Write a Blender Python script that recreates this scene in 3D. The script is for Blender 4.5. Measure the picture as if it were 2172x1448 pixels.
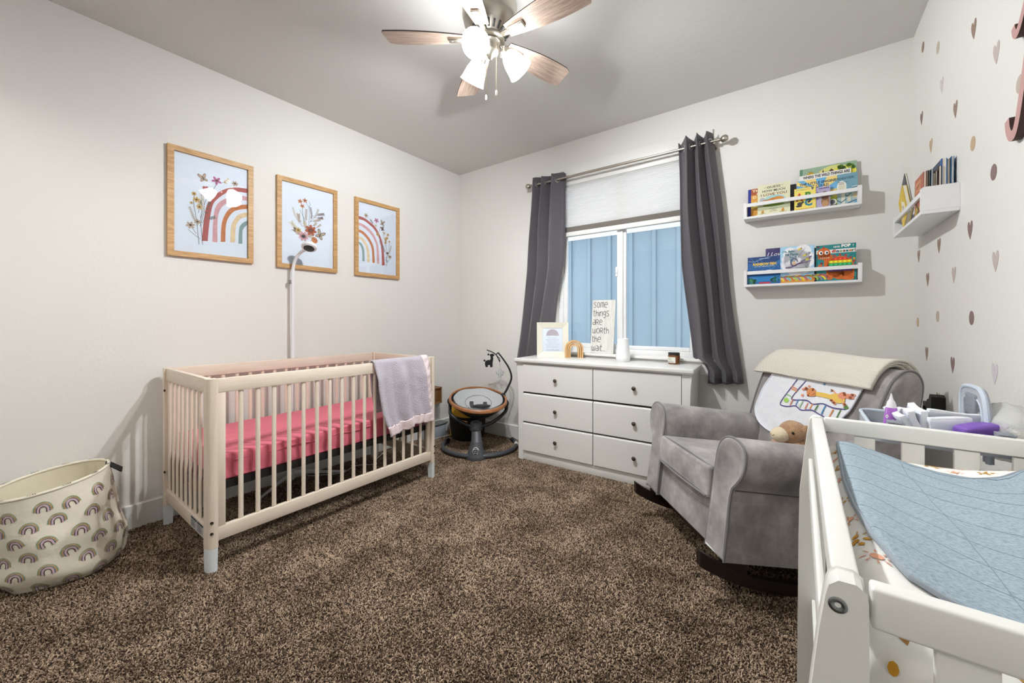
import bpy, bmesh, math, random
from mathutils import Vector, Matrix, noise
for o in list(bpy.data.objects): bpy.data.objects.remove(o)
R = math.radians; PI = math.pi
rnd = random.Random(7)
sc = bpy.context.scene; C = sc.collection
V = Vector
# ------------------------------------------------------------------ room numbers (metres)
XL, XR, YB, YF, ZC = -2.999, 0.5166, 3.092, -0.20, 2.743
# ------------------------------------------------------------------ camera
YAW = 0.6356
cd = bpy.data.cameras.new('camera'); cam = bpy.data.objects.new('camera', cd); C.objects.link(cam)
cam.location = (0, 0, 1.1568); cam.rotation_euler = (R(90), 0, YAW)
cd.sensor_width = 36; cd.lens = 826.0 / 2172 * 36; cd.shift_y = -45.2 / 2172; cd.clip_start = 0.02
sc.camera = cam
# ------------------------------------------------------------------ sky, exposure, lamp strength
W = bpy.data.worlds.new('sky'); sc.world = W; W.use_nodes = True
bg = W.node_tree.nodes['Background']; bg.inputs[0].default_value = (0.94, 0.97, 1.0, 1); bg.inputs[1].default_value = 2.1
sc.view_settings.view_transform = 'Standard'; sc.view_settings.look = 'None'
sc.view_settings.exposure = 0.0; sc.view_settings.gamma = 1; sc.view_settings.use_curve_mapping = False
LAMP = 34.0                       # glow of the three glass shades of the ceiling fan
BULB = 71.0                       # watts of the bulb in each shade
LAMP_COL = (0.975, 1.0, 1.0)
# bright overcast daylight slanting in through the window
sd = bpy.data.lights.new('daylight', 'SUN'); sd.energy = 3.0; sd.angle = R(55); sd.color = (0.93, 0.97, 1.0)
so = bpy.data.objects.new('daylight', sd); C.objects.link(so); so.location = (-4, 7, 5)
so.rotation_euler = V((0.80, -0.56, -0.30)).to_track_quat('-Z', 'Y').to_euler()
# added fill light behind the camera, shining in through a made-up opening
ld = bpy.data.lights.new('fill_light', 'AREA'); ld.shape = 'RECTANGLE'; ld.size = 1.0; ld.size_y = 0.6
ld.energy = 22; ld.color = (1.0, 0.95, 0.88)
lo = bpy.data.objects.new('fill_light', ld); C.objects.link(lo)
lo.location = (-1.15, -1.0, 2.60); lo.rotation_euler = (R(50), 0, R(16))
# ------------------------------------------------------------------ helpers: materials
def lin(c):
    return tuple((x/255/12.92 if x/255 <= .04045 else ((x/255+.055)/1.055)**2.4) for x in c[:3]) + (1,)
class NT:
    def __init__(s, name):
        s.m = bpy.data.materials.new(name); s.m.use_nodes = True; s.t = s.m.node_tree
        s.b = s.t.nodes['Principled BSDF']; s.out = s.t.nodes['Material Output']
    def n(s, ty, **kw):
        d = s.t.nodes.new(ty)
        for k, v in kw.items():
            if hasattr(d, k): setattr(d, k, v)
            else: d.inputs[k.replace('_', ' ')].default_value = v
        return d
    def l(s, a, b): s.t.links.new(a, b)
    def coord(s, kind='Object', scale=(1, 1, 1)):
        c = s.n('ShaderNodeTexCoord'); mp = s.n('ShaderNodeMapping'); mp.inputs['Scale'].default_value = scale
        s.l(c.outputs[kind], mp.inputs[0]); return mp.outputs[0]
    def noise(s, vec, scale, detail=3, rough=.5):
        d = s.n('ShaderNodeTexNoise'); d.inputs['Scale'].default_value = scale
        d.inputs['Detail'].default_value = detail; d.inputs['Roughness'].default_value = rough
        s.l(vec, d.inputs['Vector']); return d.outputs['Fac']
    def ramp(s, fac, stops):
        d = s.n('ShaderNodeValToRGB'); e = d.color_ramp.elements
        e[0].position, e[0].color = stops[0][0], lin(stops[0][1]); e[1].position, e[1].color = stops[-1][0], lin(stops[-1][1])
        for p, c in stops[1:-1]:
            x = e.new(p); x.color = lin(c)
        s.l(fac, d.inputs[0]); return d.outputs[0]
    def bump(s, h, strength=.3, dist=.002):
        d = s.n('ShaderNodeBump'); d.inputs['Strength'].default_value = strength; d.inputs['Distance'].default_value = dist
        s.l(h, d.inputs['Height']); s.l(d.outputs[0], s.b.inputs['Normal'])
MATS = {}
def mat(name, col, rough=.5, metal=0, bump=None, mott=None, sheen=0, spec=None, coat=0):
    """bump=(scale,strength,dist); mott=(scale, second colour)"""
    if name in MATS: return MATS[name]
    t = NT(name); t.b.inputs['Base Color'].default_value = lin(col); t.b.inputs['Roughness'].default_value = rough
    t.b.inputs['Metallic'].default_value = metal
    if spec is not None: t.b.inputs['Specular IOR Level'].default_value = spec
    if sheen: t.b.inputs['Sheen Weight'].default_value = sheen; t.b.inputs['Sheen Roughness'].default_value = .4
    if coat: t.b.inputs['Coat Weight'].default_value = coat
    v = t.coord() if (bump or mott) else None
    if bump: t.bump(t.noise(v, bump[0], 4), bump[1], bump[2])
    if mott: t.l(t.ramp(t.noise(v, mott[0], 4, .6), [(.35, col), (.65, mott[1])]), t.b.inputs['Base Color'])
    MATS[name] = t.m; return t.m
def wood(name, c1, c2, scale=(2, 30, 30), rough=.45, nscale=3):
    if name in MATS: return MATS[name]
    t = NT(name); v = t.coord(scale=scale); f = t.noise(v, nscale, 5, .6)
    t.l(t.ramp(f, [(.3, c1), (.5, tuple((a+b)/2 for a, b in zip(c1, c2))), (.7, c2)]), t.b.inputs['Base Color'])
    t.b.inputs['Roughness'].default_value = rough; t.bump(f, .08, .001)
    MATS[name] = t.m; return t.m
# ------------------------------------------------------------------ helpers: meshes
class MB:
    def __init__(s): s.v = []; s.f = []; s.mi = []; s.sm = []
    def add(s, vs, fs, m=0, smooth=False, M=None):
        b = len(s.v)
        s.v += [(M @ V(p) if M else V(p)) for p in vs]
        for f in fs: s.f.append([b+i for i in f]); s.mi.append(m); s.sm.append(smooth)
        return s
    def box(s, x0, y0, z0, x1, y1, z1, m=0, M=None):
        vs = [(x0,y0,z0),(x1,y0,z0),(x1,y1,z0),(x0,y1,z0),(x0,y0,z1),(x1,y0,z1),(x1,y1,z1),(x0,y1,z1)]
        return s.add(vs, [(0,3,2,1),(4,5,6,7),(0,1,5,4),(1,2,6,5),(2,3,7,6),(3,0,4,7)], m, False, M)
    def rbox(s, x0, y0, z0, x1, y1, z1, r=.004, seg=2, m=0, M=None, fn=None, cuts=0, smooth=True):
        bm = bmesh.new(); bmesh.ops.create_cube(bm, size=1)
        if cuts: bmesh.ops.subdivide_edges(bm, edges=bm.edges[:], cuts=cuts, use_grid_fill=True)
        for v in bm.verts:
            v.co = V((x0+(v.co.x+.5)*(x1-x0), y0+(v.co.y+.5)*(y1-y0), z0+(v.co.z+.5)*(z1-z0)))
        r = min(r, .49*min(abs(x1-x0), abs(y1-y0), abs(z1-z0)))
        if r > 0:
            es = [e for e in bm.edges if len(e.link_faces) == 2 and e.calc_face_angle(0) > .6]
            bmesh.ops.bevel(bm, geom=es, offset=r, segments=seg, profile=.5, affect='EDGES', clamp_overlap=True)
        if fn:
            for v in bm.verts: v.co = fn(v.co.copy())
        bm.verts.ensure_lookup_table(); bm.verts.index_update()
        s.add([v.co.copy() for v in bm.verts], [[v.index for v in f.verts] for f in bm.faces], m, smooth, M); bm.free()
        return s
    def grid(s, nu, nv, fn, m=0, cu=False, cv=False, smooth=True, flip=False):
        b = len(s.v)
        for j in range(nv):
            for i in range(nu): s.v.append(V(fn(i/(nu if cu else nu-1), j/(nv if cv else nv-1))))
        for j in range(nv if cv else nv-1):
            for i in range(nu if cu else nu-1):
                q = [b+j*nu+i, b+j*nu+(i+1) % nu, b+((j+1) % nv)*nu+(i+1) % nu, b+((j+1) % nv)*nu+i]
                s.f.append(q[::-1] if flip else q); s.mi.append(m); s.sm.append(smooth)
        return s
    def loft(s, rings, m=0, closed=True, cap=True, smooth=True):
        b = len(s.v); n = len(rings[0])
        for r in rings: s.v += [V(p) for p in r]
        for j in range(len(rings)-1):
            for i in range(n if closed else n-1):
                s.f.append([b+j*n+i, b+j*n+(i+1) % n, b+(j+1)*n+(i+1) % n, b+(j+1)*n+i]); s.mi.append(m); s.sm.append(smooth)
        if cap:
            s.f.append([b+i for i in range(n)][::-1]); s.mi.append(m); s.sm.append(False)
            s.f.append([b+(len(rings)-1)*n+i for i in range(n)]); s.mi.append(m); s.sm.append(False)
        return s
    def tube(s, path, r, n=8, m=0, closed=False, cap=True, flat=1.0, up=None):
        P = [V(p) for p in path]; k = len(P); rings = []; nx = None
        for i in range(k):
            t = (P[(i+1) % k]-P[i-1]) if closed else (P[min(i+1, k-1)]-P[max(i-1, 0)])
            t.normalize()
            if nx is None:
                a = V(up) if up else (V((0,0,1)) if abs(t.z) < .9 else V((1,0,0)))
                nx = (a - t*a.dot(t)).normalized()
            else: nx = (nx - t*nx.dot(t)).normalized()
            ny = t.cross(nx); rr = r[i] if isinstance(r, (list, tuple)) else r
            rings.append([P[i]+nx*rr*math.cos(2*PI*j/n)+ny*rr*flat*math.sin(2*PI*j/n) for j in range(n)])
        if closed: rings.append(rings[0])
        return s.loft(rings, m, True, cap and not closed)
    def lathe(s, prof, n=24, m=0, M=None, smooth=True):
        b = len(s.v)
        for r, z in prof:
            for i in range(n):
                a = 2*PI*i/n; p = V((r*math.cos(a), r*math.sin(a), z)); s.v.append(M @ p if M else p)
        for j in range(len(prof)-1):
            for i in range(n):
                s.f.append([b+j*n+i, b+j*n+(i+1) % n, b+(j+1)*n+(i+1) % n, b+(j+1)*n+i]); s.mi.append(m); s.sm.append(smooth)
        for j, fl in ((0, True), (len(prof)-1, False)):
            if prof[j][0] > 1e-5:
                q = [b+j*n+i for i in range(n)]; s.f.append(q[::-1] if fl else q); s.mi.append(m); s.sm.append(False)
        return s
    def ball(s, c, rx, ry=None, rz=None, n=16, k=10, m=0, fn=None, M=None):
        ry = ry or rx; rz = rz or rx
        def f(u, v):
            a, t = 2*PI*u, PI*(v-.5)*.998
            p = V((rx*math.cos(t)*math.cos(a), ry*math.cos(t)*math.sin(a), rz*math.sin(t)))
            if fn: p = fn(p)
            p = p + V(c); return M @ p if M else p
        return s.grid(n, k, f, m, cu=True)
    def prism(s, pts, mp, d0, d1, m=0, ms=None, smooth=False):
        """outline pts (2D) mapped by mp(x,y,d) to 3D; extruded between depths d0 and d1"""
        n = len(pts); b = len(s.v)
        s.v += [V(mp(x, y, d0)) for x, y in pts] + [V(mp(x, y, d1)) for x, y in pts]
        s.f.append([b+i for i in range(n)][::-1]); s.mi.append(m); s.sm.append(False)
        s.f.append([b+n+i for i in range(n)]); s.mi.append(m); s.sm.append(False)
        for i in range(n):
            s.f.append([b+i, b+(i+1) % n, b+n+(i+1) % n, b+n+i]); s.mi.append(m if ms is None else ms); s.sm.append(smooth)
        return s
    # flat print: 2-D shapes laid on a surface through mp(x, y) -> 3-D
    def poly(s, pts, mp, m=0):
        b = len(s.v); s.v += [V(mp(x, y)) for x, y in pts]; s.f.append(list(range(b, b+len(pts)))); s.mi.append(m); s.sm.append(False); return s
    def band(s, a, c, mp, m=0):
        """strip between two polylines of equal length"""
        b = len(s.v); n = len(a)
        s.v += [V(mp(*p)) for p in a] + [V(mp(*p)) for p in c]
        for i in range(n-1): s.f.append([b+i, b+i+1, b+n+i+1, b+n+i]); s.mi.append(m); s.sm.append(False)
        return s
    def stroke(s, pts, w, mp, m=0, taper=False):
        L, Q = [], []; n = len(pts)
        for i, (x, y) in enumerate(pts):
            x0, y0 = pts[max(i-1, 0)]; x1, y1 = pts[min(i+1, n-1)]
            dx, dy = x1-x0, y1-y0; l = math.hypot(dx, dy) or 1
            ww = w*(1-.8*i/(n-1)) if taper else w
            L.append((x-dy/l*ww/2, y+dx/l*ww/2)); Q.append((x+dy/l*ww/2, y-dx/l*ww/2))
        return s.band(L, Q, mp, m)
    def arc(s, cx, cy, rx, ry, w, mp, m=0, a0=0, a1=180, n=14, rot=0, leg=0):
        ca, sa = math.cos(R(rot)), math.sin(R(rot)); A = []; B = []
        def tr(x, y): return (cx+x*ca-y*sa, cy+x*sa+y*ca)
        for q, dst in ((1, A), (-1, B)):
            ex, ey = rx+q*w/2, ry+q*w/2
            if leg: dst.append(tr(ex*math.cos(R(a0)), ey*math.sin(R(a0))-leg))
            for i in range(n+1):
                a = R(a0+(a1-a0)*i/n); dst.append(tr(ex*math.cos(a), ey*math.sin(a)))
            if leg: dst.append(tr(ex*math.cos(R(a1)), ey*math.sin(R(a1))-leg))
        return s.band(A, B, mp, m)
    def disc(s, cx, cy, rx, ry, mp, m=0, n=14, rot=0):
        ca, sa = math.cos(R(rot)), math.sin(R(rot)); P = []
        for i in range(n):
            x, y = rx*math.cos(2*PI*i/n), ry*math.sin(2*PI*i/n); P.append((cx+x*ca-y*sa, cy+x*sa+y*ca))
        return s.poly(P, mp, m)
    def text(s, body, cx, cy, mp, m=0, w=None, h=None, bold=0, left=False, shear=0):
        vs, fs, (x0, y0, x1, y1) = text_geo(body, bold, shear)
        sx = (w/(x1-x0)) if w else (h/(y1-y0)); sy = (h/(y1-y0)) if h else sx
        ox = x0 if left else (x0+x1)/2; oy = (y0+y1)/2; b = len(s.v)
        s.v += [V(mp(cx+(x-ox)*sx, cy+(y-oy)*sy)) for x, y in vs]
        for f in fs: s.f.append([b+i for i in f]); s.mi.append(m); s.sm.append(False)
        return s
    def build(s, name, mats, parent=None, angle=40, loc=None, **props):
        me = bpy.data.meshes.new(name)
        off = WORLD.get(parent.name) if parent else (V(loc) if loc else None)
        me.from_pydata([(p-off if off else p) for p in s.v], [], s.f)
        for q in (mats if isinstance(mats, (list, tuple)) else [mats]): me.materials.append(q)
        me.polygons.foreach_set('material_index', s.mi); me.polygons.foreach_set('use_smooth', s.sm)
        if any(s.sm): me.set_sharp_from_angle(angle=R(angle))
        me.update()
        o = bpy.data.objects.new(name, me); C.objects.link(o)
        if parent:
            o.parent = parent
            if off: WORLD[o.name] = off
        if loc: o.location = loc
        for k, v in props.items(): o[k] = v
        return o
_tx = {}
def text_geo(body, bold=0, shear=0):
    k = (body, bold, shear)
    if k in _tx: return _tx[k]
    cu = bpy.data.curves.new('lettering', 'FONT'); cu.body = body; cu.size = 1; cu.resolution_u = 2; cu.offset = bold; cu.shear = shear
    o = bpy.data.objects.new('lettering', cu); C.objects.link(o)
    dg = bpy.context.evaluated_depsgraph_get(); me = bpy.data.meshes.new_from_object(o.evaluated_get(dg))
    vs = [(v.co.x, v.co.y) for v in me.vertices]; fs = [list(p.vertices) for p in me.polygons]
    bpy.data.objects.remove(o); bpy.data.curves.remove(cu); bpy.data.meshes.remove(me)
    xs = [p[0] for p in vs]; ys = [p[1] for p in vs]
    _tx[k] = (vs, fs, (min(xs), min(ys), max(xs), max(ys))); return _tx[k]
WORLD = {}
def thing(name, label, cat, loc=(0,0,0), rot=0, group=None, world=False):
    o = bpy.data.objects.new(name, None); C.objects.link(o); o.empty_display_size = .05
    o.location = loc; o.rotation_euler = (0, 0, rot); o['label'] = label; o['category'] = cat
    if group: o['group'] = group
    if world: WORLD[o.name] = V(loc)
    return o
def tag(o, label, cat, group=None):
    o['label'] = label; o['category'] = cat
    if group: o['group'] = group
    return o
def copy_part(o, parent, loc=None, rotz=None):
    c = o.copy(); C.objects.link(c); c.parent = parent
    if loc is not None: c.location = loc
    if rotz is not None: c.rotation_euler = (0, 0, rotz)
    return c
def struct(o): o['kind'] = 'structure'; return o
def lerp(a, b, t): return a+(b-a)*t
def pl(tab, x):
    """piecewise linear lookup in [(x, y), ...]"""
    tab = sorted(tab)
    if x <= tab[0][0]: return tab[0][1]
    for (a, fa), (b, fb) in zip(tab, tab[1:]):
        if x <= b: return lerp(fa, fb, (x-a)/(b-a))
    return tab[-1][1]
def smoothpath(P, n=6):
    """Catmull-Rom through points"""
    P = [V(p) for p in P]; out = []
    for i in range(len(P)-1):
        a, b, c, d = P[max(i-1, 0)], P[i], P[i+1], P[min(i+2, len(P)-1)]
        for k in range(n):
            t = k/n; out.append(.5*((2*b)+(c-a)*t+(2*a-5*b+4*c-d)*t*t+(3*b-a-3*c+d)*t**3))
    return out+[P[-1]]
def ring_tube(c, r, t, ax=(0,0,1), n=24, k=8, m=0, mb=None, ry=None):
    q = V(ax).normalized().to_track_quat('Z', 'Y').to_matrix(); mb = mb or MB()
    return mb.tube([V(c)+q @ V((r*math.cos(2*PI*i/n), (ry or r)*math.sin(2*PI*i/n), 0)) for i in range(n)], t, k, m, closed=True)
# ================================================================== THE ROOM
m_wall = mat('wall_paint', (229, 227, 223), .75, bump=(55, .25, .003))
m_ceil = mat('ceiling_paint', (217, 215, 212), .8, bump=(28, .35, .004))
m_trim = mat('white_trim_paint', (236, 235, 232), .4)
m_vinyl = mat('white_window_vinyl', (238, 239, 240), .35)
m_floor = mat('carpet_backing', (60, 45, 35), .95)
HB = -1.5                                                     # back of the unseen space added to hold the fill light
T = .12
struct(MB().box(XL-T, HB-T, -.06, XR+T, YB+T, -.008).build('floor', m_floor))
struct(MB().box(XL-T, HB-T, ZC, XR+T, YB+T, ZC+.1).build('ceiling', m_ceil))
struct(MB().box(XL-T, HB, -.008, XL, YB+T, ZC).build('wall_left', m_wall))
struct(MB().box(XR, HB, -.008, XR+T, YB+T, ZC).build('wall_right', m_wall))
WX0, WX1, WZ0, WZ1 = -1.775, -.595, .875, 2.423              # window opening
struct(MB().box(XL, YB, -.008, WX0, YB+T, ZC).box(WX1, YB, -.008, XR, YB+T, ZC)
       .box(WX0, YB, -.008, WX1, YB+T, WZ0).box(WX0, YB, WZ1, WX1, YB+T, ZC).build('wall_back', m_wall))
DX0, DX1, DZ = -2.75, .16, 2.30                              # made-up wide opening behind the camera that lets the fill light in
struct(MB().box(XL, YF-T, -.008, DX0, YF, ZC).box(DX1, YF-T, -.008, XR, YF, ZC).box(DX0, YF-T, DZ, DX1, YF, ZC).build('wall_front', m_wall))
struct(MB().box(XL-T, HB-T, -.008, XR+T, HB, ZC).build('wall_fill_space', m_wall))  # unseen wall closing off the space added around the fill light
BH = .129
def skirting(name, x0, y0, x1, y1, nrm):
    nx, ny = nrm; t = .014
    def mp(a, z, d): return (lerp(x0, x1, a)+nx*d, lerp(y0, y1, a)+ny*d, z)
    mb = MB(); mb.loft([[mp(a, -.006, 0), mp(a, BH, 0), mp(a, BH, t*.55), mp(a, BH-.006, t), mp(a, -.006, t)] for a in (0, 1)], smooth=False)
    return struct(mb.build(name, m_trim))
skirting('baseboard_left', XL, YF, XL, YB, (1, 0)); skirting('baseboard_back', XL+.014, YB, XR-.014, YB, (0, -1)); skirting('baseboard_right', XR, YF, XR, YB, (-1, 0))
# ------------------------------------------------------------------ window: casing, sill, vinyl slider, glass
struct(MB().rbox(WX0-.10, YB-.018, WZ1, WX1+.10, YB, WZ1+.096, .003)
       .rbox(WX0-.09, YB-.018, WZ0, WX0, YB, WZ1, .003).rbox(WX1, YB-.018, WZ0, WX1+.09, YB, WZ1, .003)
       .rbox(WX0-.09, YB-.016, WZ0-.11, WX1+.09, YB, WZ0-.022, .003).build('trim_1', m_trim))
struct(MB().rbox(WX0-.12, YB-.035, WZ0-.022, WX1+.12, YB+.05, WZ0+.002, .006, 3).build('trim_2', m_trim))
win = bpy.data.objects.new('window_1', None); C.objects.link(win); struct(win); win.location = (-1.185, YB+.05, WZ0); WORLD[win.name] = V(win.location)
FY0, FY1 = YB+.045, YB+.10
def frame4(mb, x0, z0, x1, z1, w, y0, y1, r=.004, wb=None):
    wb = wb or w
    mb.rbox(x0, y0, z0, x0+w, y1, z1, r); mb.rbox(x1-w, y0, z0, x1, y1, z1, r)
    mb.rbox(x0+w, y0, z0, x1-w, y1, z0+wb, r); mb.rbox(x0+w, y0, z1-w, x1-w, y1, z1, r); return mb
frame4(MB(), WX0, WZ0, WX1, WZ1, .042, FY0-.006, FY1).build('window_frame', m_vinyl, win)
frame4(MB(), WX0+.042, WZ0+.042, -1.150, WZ1-.042, .038, FY0+.006, FY0+.03, .005).build('sash', m_vinyl, win)
frame4(MB(), -1.196, WZ0+.042, WX1-.042, WZ1-.042, .030, FY0+.034, FY0+.052, .005).build('sash', m_vinyl, win)
MB().rbox(-1.222, FY0-.010, WZ0+.042, -1.172, FY0+.006, WZ1-.042, .004).build('mullion', m_vinyl, win)
MB().rbox(-1.232, FY0-.020, 1.52, -1.214, FY0-.008, 1.60, .005).rbox(-1.229, FY0-.026, 1.545, -1.219, FY0-.018, 1.575, .003).build('latch', m_vinyl, win)
MB().box(-1.1605, FY0+.0335, 1.50, -1.1535, FY0+.0345, 1.545).box(-1.160, FY0+.0335, 1.55, -1.156, FY0+.0345, 1.60).build('rating_label', mat('label_grey', (120, 122, 125), .6), win)
g = NT('window_glass'); g.t.nodes.remove(g.b)
tr = g.n('ShaderNodeBsdfTransparent'); gl = g.n('ShaderNodeBsdfGlossy'); gl.inputs['Roughness'].default_value = .02
fr = g.n('ShaderNodeFresnel'); fr.inputs[0].default_value = 1.45; mx = g.n('ShaderNodeMixShader')
tr.inputs[0].default_value = (.96, .98, 1, 1)
g.l(fr.outputs[0], mx.inputs[0]); g.l(tr.outputs[0], mx.inputs[1]); g.l(gl.outputs[0], mx.inputs[2]); g.l(mx.outputs[0], g.out.inputs[0]); m_glass = g.m
MB().box(WX0+.078, FY0+.016, WZ0+.078, -1.186, FY0+.020, WZ1-.078).build('pane', m_glass, win)
MB().box(-1.168, FY0+.041, WZ0+.070, WX1-.070, FY0+.045, WZ1-.070).build('pane', m_glass, win)
# ------------------------------------------------------------------ neighbouring house seen through the glass
HY = 6.9
m_side = mat('blue_siding', (140, 162, 178), .7, bump=(160, .25, .003), mott=(.8, (147, 168, 183)))
m_sidew = mat('white_fascia', (240, 242, 244), .6)
hs = thing('house', 'neighbouring house wall of light blue board and batten siding outside the window', 'house', (-2.4, HY, -.3), world=True)
SP = .406; bx = -3.24
for k in range(-5, 9):
    x = bx+k*SP
    MB().box(x+.002, HY, -.3, x+SP-.002, HY+.02, 2.72).build('siding_panel', m_side, hs)
    MB().rbox(x-.034, HY-.034, -.3, x+.032, HY, 2.72, .003, 1).build('batten', m_side, hs)
MB().box(-5.4, HY-.03, 2.72, .6, HY+.02, 2.92).build('fascia', m_sidew, hs)
MB().box(-5.4, HY-.5, 2.92, .6, HY+.3, 3.0).build('eave', m_sidew, hs)
gd = MB().box(-9, YB+T+.02, -.5, 6, 12, -.31).build('ground', mat('pale_gravel', (190, 186, 178), .9, bump=(30, .5, .01)))
struct(gd)
# ------------------------------------------------------------------ cellular blind
m_blind = NT('blind_fabric'); m_blind.b.inputs['Base Color'].default_value = lin((250, 249, 247)); m_blind.b.inputs['Roughness'].default_value = .9
tl = m_blind.n('ShaderNodeBsdfTranslucent'); tl.inputs[0].default_value = lin((250, 250, 250)); mx = m_blind.n('ShaderNodeMixShader'); mx.inputs[0].default_value = .55
m_blind.l(m_blind.b.outputs[0], mx.inputs[1]); m_blind.l(tl.outputs[0], mx.inputs[2]); m_blind.l(mx.outputs[0], m_blind.out.inputs[0]); m_blind = m_blind.m
bl = thing('cellular_blind', 'white pleated cellular blind covering the upper half of the window', 'blind', (-1.185, YB+.02, WZ1), world=True)
B0, B1 = WX0+.004, WX1-.004
MB().rbox(B0, YB-.004, 2.356, B1, YB+.035, WZ1-.002, .005).build('headrail', m_trim, bl)
NP = 22; prof = []
for k in range(NP+1):
    z = lerp(2.356, 1.985, k/NP)
    prof.append((YB+.008, z))
    if k < NP: prof.append((YB+.003, z-.5*(2.356-1.985)/NP))
MB().loft([[(x, y, z) for y, z in prof]+[(x, y+.014, z) for y, z in prof[::-1]] for x in (B0, B1)], smooth=False).build('pleated_fabric', m_blind, bl)
prof = []
for k in range(9):
    z = lerp(1.985, 1.942, k/8); prof += [(YB+.010, z), (YB-.003, z-.0025)]
MB().loft([[(x, y, z) for y, z in prof]+[(x, y+.016, z) for y, z in prof[::-1]] for x in (B0, B1)], smooth=False).build('stacked_folds', mat('blind_stack', (205, 201, 196), .85), bl)
MB().rbox(B0, YB-.006, 1.900, B1, YB+.030, 1.940, .006).build('bottom_rail', m_trim, bl)
# ------------------------------------------------------------------ carpet pile (stuff)
def carpet():
    poly = [(-2.985, -.10), (-1.6, -.10), (.1, 1.1), (.50, 1.1), (.50, 3.076), (-2.985, 3.076)]
    me = bpy.data.meshes.new('carpet_pile'); me.from_pydata([(x, y, -.007) for x, y in poly], [], [(0,1,2,3,4,5)])
    o = bpy.data.objects.new('carpet_pile', me); C.objects.link(o); o['kind'] = 'stuff'
    tag(o, 'dark brown frieze carpet pile covering the bedroom floor', 'carpet')
    t = NT('carpet_yarn'); oi = t.n('ShaderNodeObjectInfo'); ge = t.n('ShaderNodeNewGeometry')
    ns = t.noise(ge.outputs['Position'], 4.5, 5, .65)
    ad = t.n('ShaderNodeMath', operation='MULTIPLY_ADD'); t.l(ns, ad.inputs[0]); ad.inputs[1].default_value = 1.25
    md = t.n('ShaderNodeMath', operation='MULTIPLY_ADD'); t.l(oi.outputs['Random'], md.inputs[0]); md.inputs[1].default_value = .70; md.inputs[2].default_value = -.46
    t.l(md.outputs[0], ad.inputs[2])
    t.l(t.ramp(ad.outputs[0], [(.05, (70, 55, 43)), (.45, (130, 110, 92)), (.9, (194, 172, 150))]), t.b.inputs['Base Color'])
    t.b.inputs['Roughness'].default_value = .95; t.b.inputs['Specular IOR Level'].default_value = .1
    me.materials.append(t.m)
    ng = bpy.data.node_groups.new('pile', 'GeometryNodeTree'); N = ng.nodes; L = ng.links
    ng.interface.new_socket('Geometry', in_out='INPUT', socket_type='NodeSocketGeometry')
    ng.interface.new_socket('Geometry', in_out='OUTPUT', socket_type='NodeSocketGeometry')
    gi = N.new('NodeGroupInput'); go = N.new('NodeGroupOutput')
    ds = N.new('GeometryNodeDistributePointsOnFaces'); ds.inputs['Density'].default_value = 36000
    ico = N.new('GeometryNodeMeshIcoSphere'); ico.inputs['Radius'].default_value = 1; ico.inputs['Subdivisions'].default_value = 1
    tf = N.new('GeometryNodeTransform'); tf.inputs['Scale'].default_value = (.0023, .0020, .0062); tf.inputs['Translation'].default_value = (0, 0, .004)
    sm = N.new('GeometryNodeSetMaterial'); sm.inputs['Material'].default_value = t.m
    ss = N.new('GeometryNodeSetShadeSmooth')
    io = N.new('GeometryNodeInstanceOnPoints')
    rr = N.new('FunctionNodeRandomValue'); rr.data_type = 'FLOAT_VECTOR'
    rr.inputs[0].default_value = (-1.0, -1.0, 0); rr.inputs[1].default_value = (1.0, 1.0, 6.28)
    rs = N.new('FunctionNodeRandomValue'); rs.data_type = 'FLOAT'; rs.inputs[2].default_value = .65; rs.inputs[3].default_value = 1.25; rs.inputs['Seed'].default_value = 3
    L.new(gi.outputs[0], ds.inputs['Mesh']); L.new(ds.outputs['Points'], io.inputs['Points'])
    L.new(ico.outputs['Mesh'], tf.inputs['Geometry']); L.new(tf.outputs[0], ss.inputs[0]); L.new(ss.outputs[0], sm.inputs['Geometry']); L.new(sm.outputs[0], io.inputs['Instance'])
    L.new(rr.outputs[0], io.inputs['Rotation']); L.new(rs.outputs[1], io.inputs['Scale']); L.new(io.outputs[0], go.inputs[0])
    md = o.modifiers.new('pile', 'NODES'); md.node_group = ng
carpet()
# ================================================================== CEILING FAN
m_nickel = mat('brushed_nickel', (190, 184, 174), .32, 1.0, bump=(220, .05, .001))
m_black = mat('black_slot', (22, 21, 20), .6)
m_blade = wood('grey_oak_blade', (146, 124, 111), (198, 176, 161), (3.5, 60, 60), .5)
m_bladeedge = mat('blade_edge', (48, 38, 32), .6)
HX, HYF = -1.2215, 1.472
fan = thing('ceiling_fan', 'brushed nickel ceiling fan with five wooden blades and three lit glass shades', 'ceiling fan', (HX, HYF, ZC))
MB().lathe([(.0, 0), (.118, 0), (.120, -.012), (.132, -.05), (.134, -.10), (.126, -.135), (.104, -.165), (.100, -.170), (.062, -.200), (.060, -.206), (0, -.206)][::-1], 40).build('motor_housing', m_nickel, fan, 35)
mb = MB()
for k in range(20):
    a = 2*PI*k/20
    M = Matrix.Rotation(a, 4, 'Z') @ Matrix.Translation((.082, 0, -.1855)) @ Matrix.Rotation(R(-38), 4, 'Y')
    mb.rbox(-.017, -.0055, -.0025, .017, .0055, .0025, .005, 2, M=M)
mb.build('vent_slots', m_black, fan)
MB().lathe([(0, -.206), (.070, -.206), (.074, -.212), (.074, -.222), (.052, -.226), (0, -.226)][::-1], 32).build('flywheel', m_nickel, fan)
MB().lathe([(0, -.226), (.052, -.228), (.055, -.234), (.050, -.240), (.046, -.252), (.046, -.270), (.038, -.288), (.018, -.298), (.010, -.310), (0, -.313)][::-1], 32).build('switch_housing', m_nickel, fan)
mb = MB()
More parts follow.
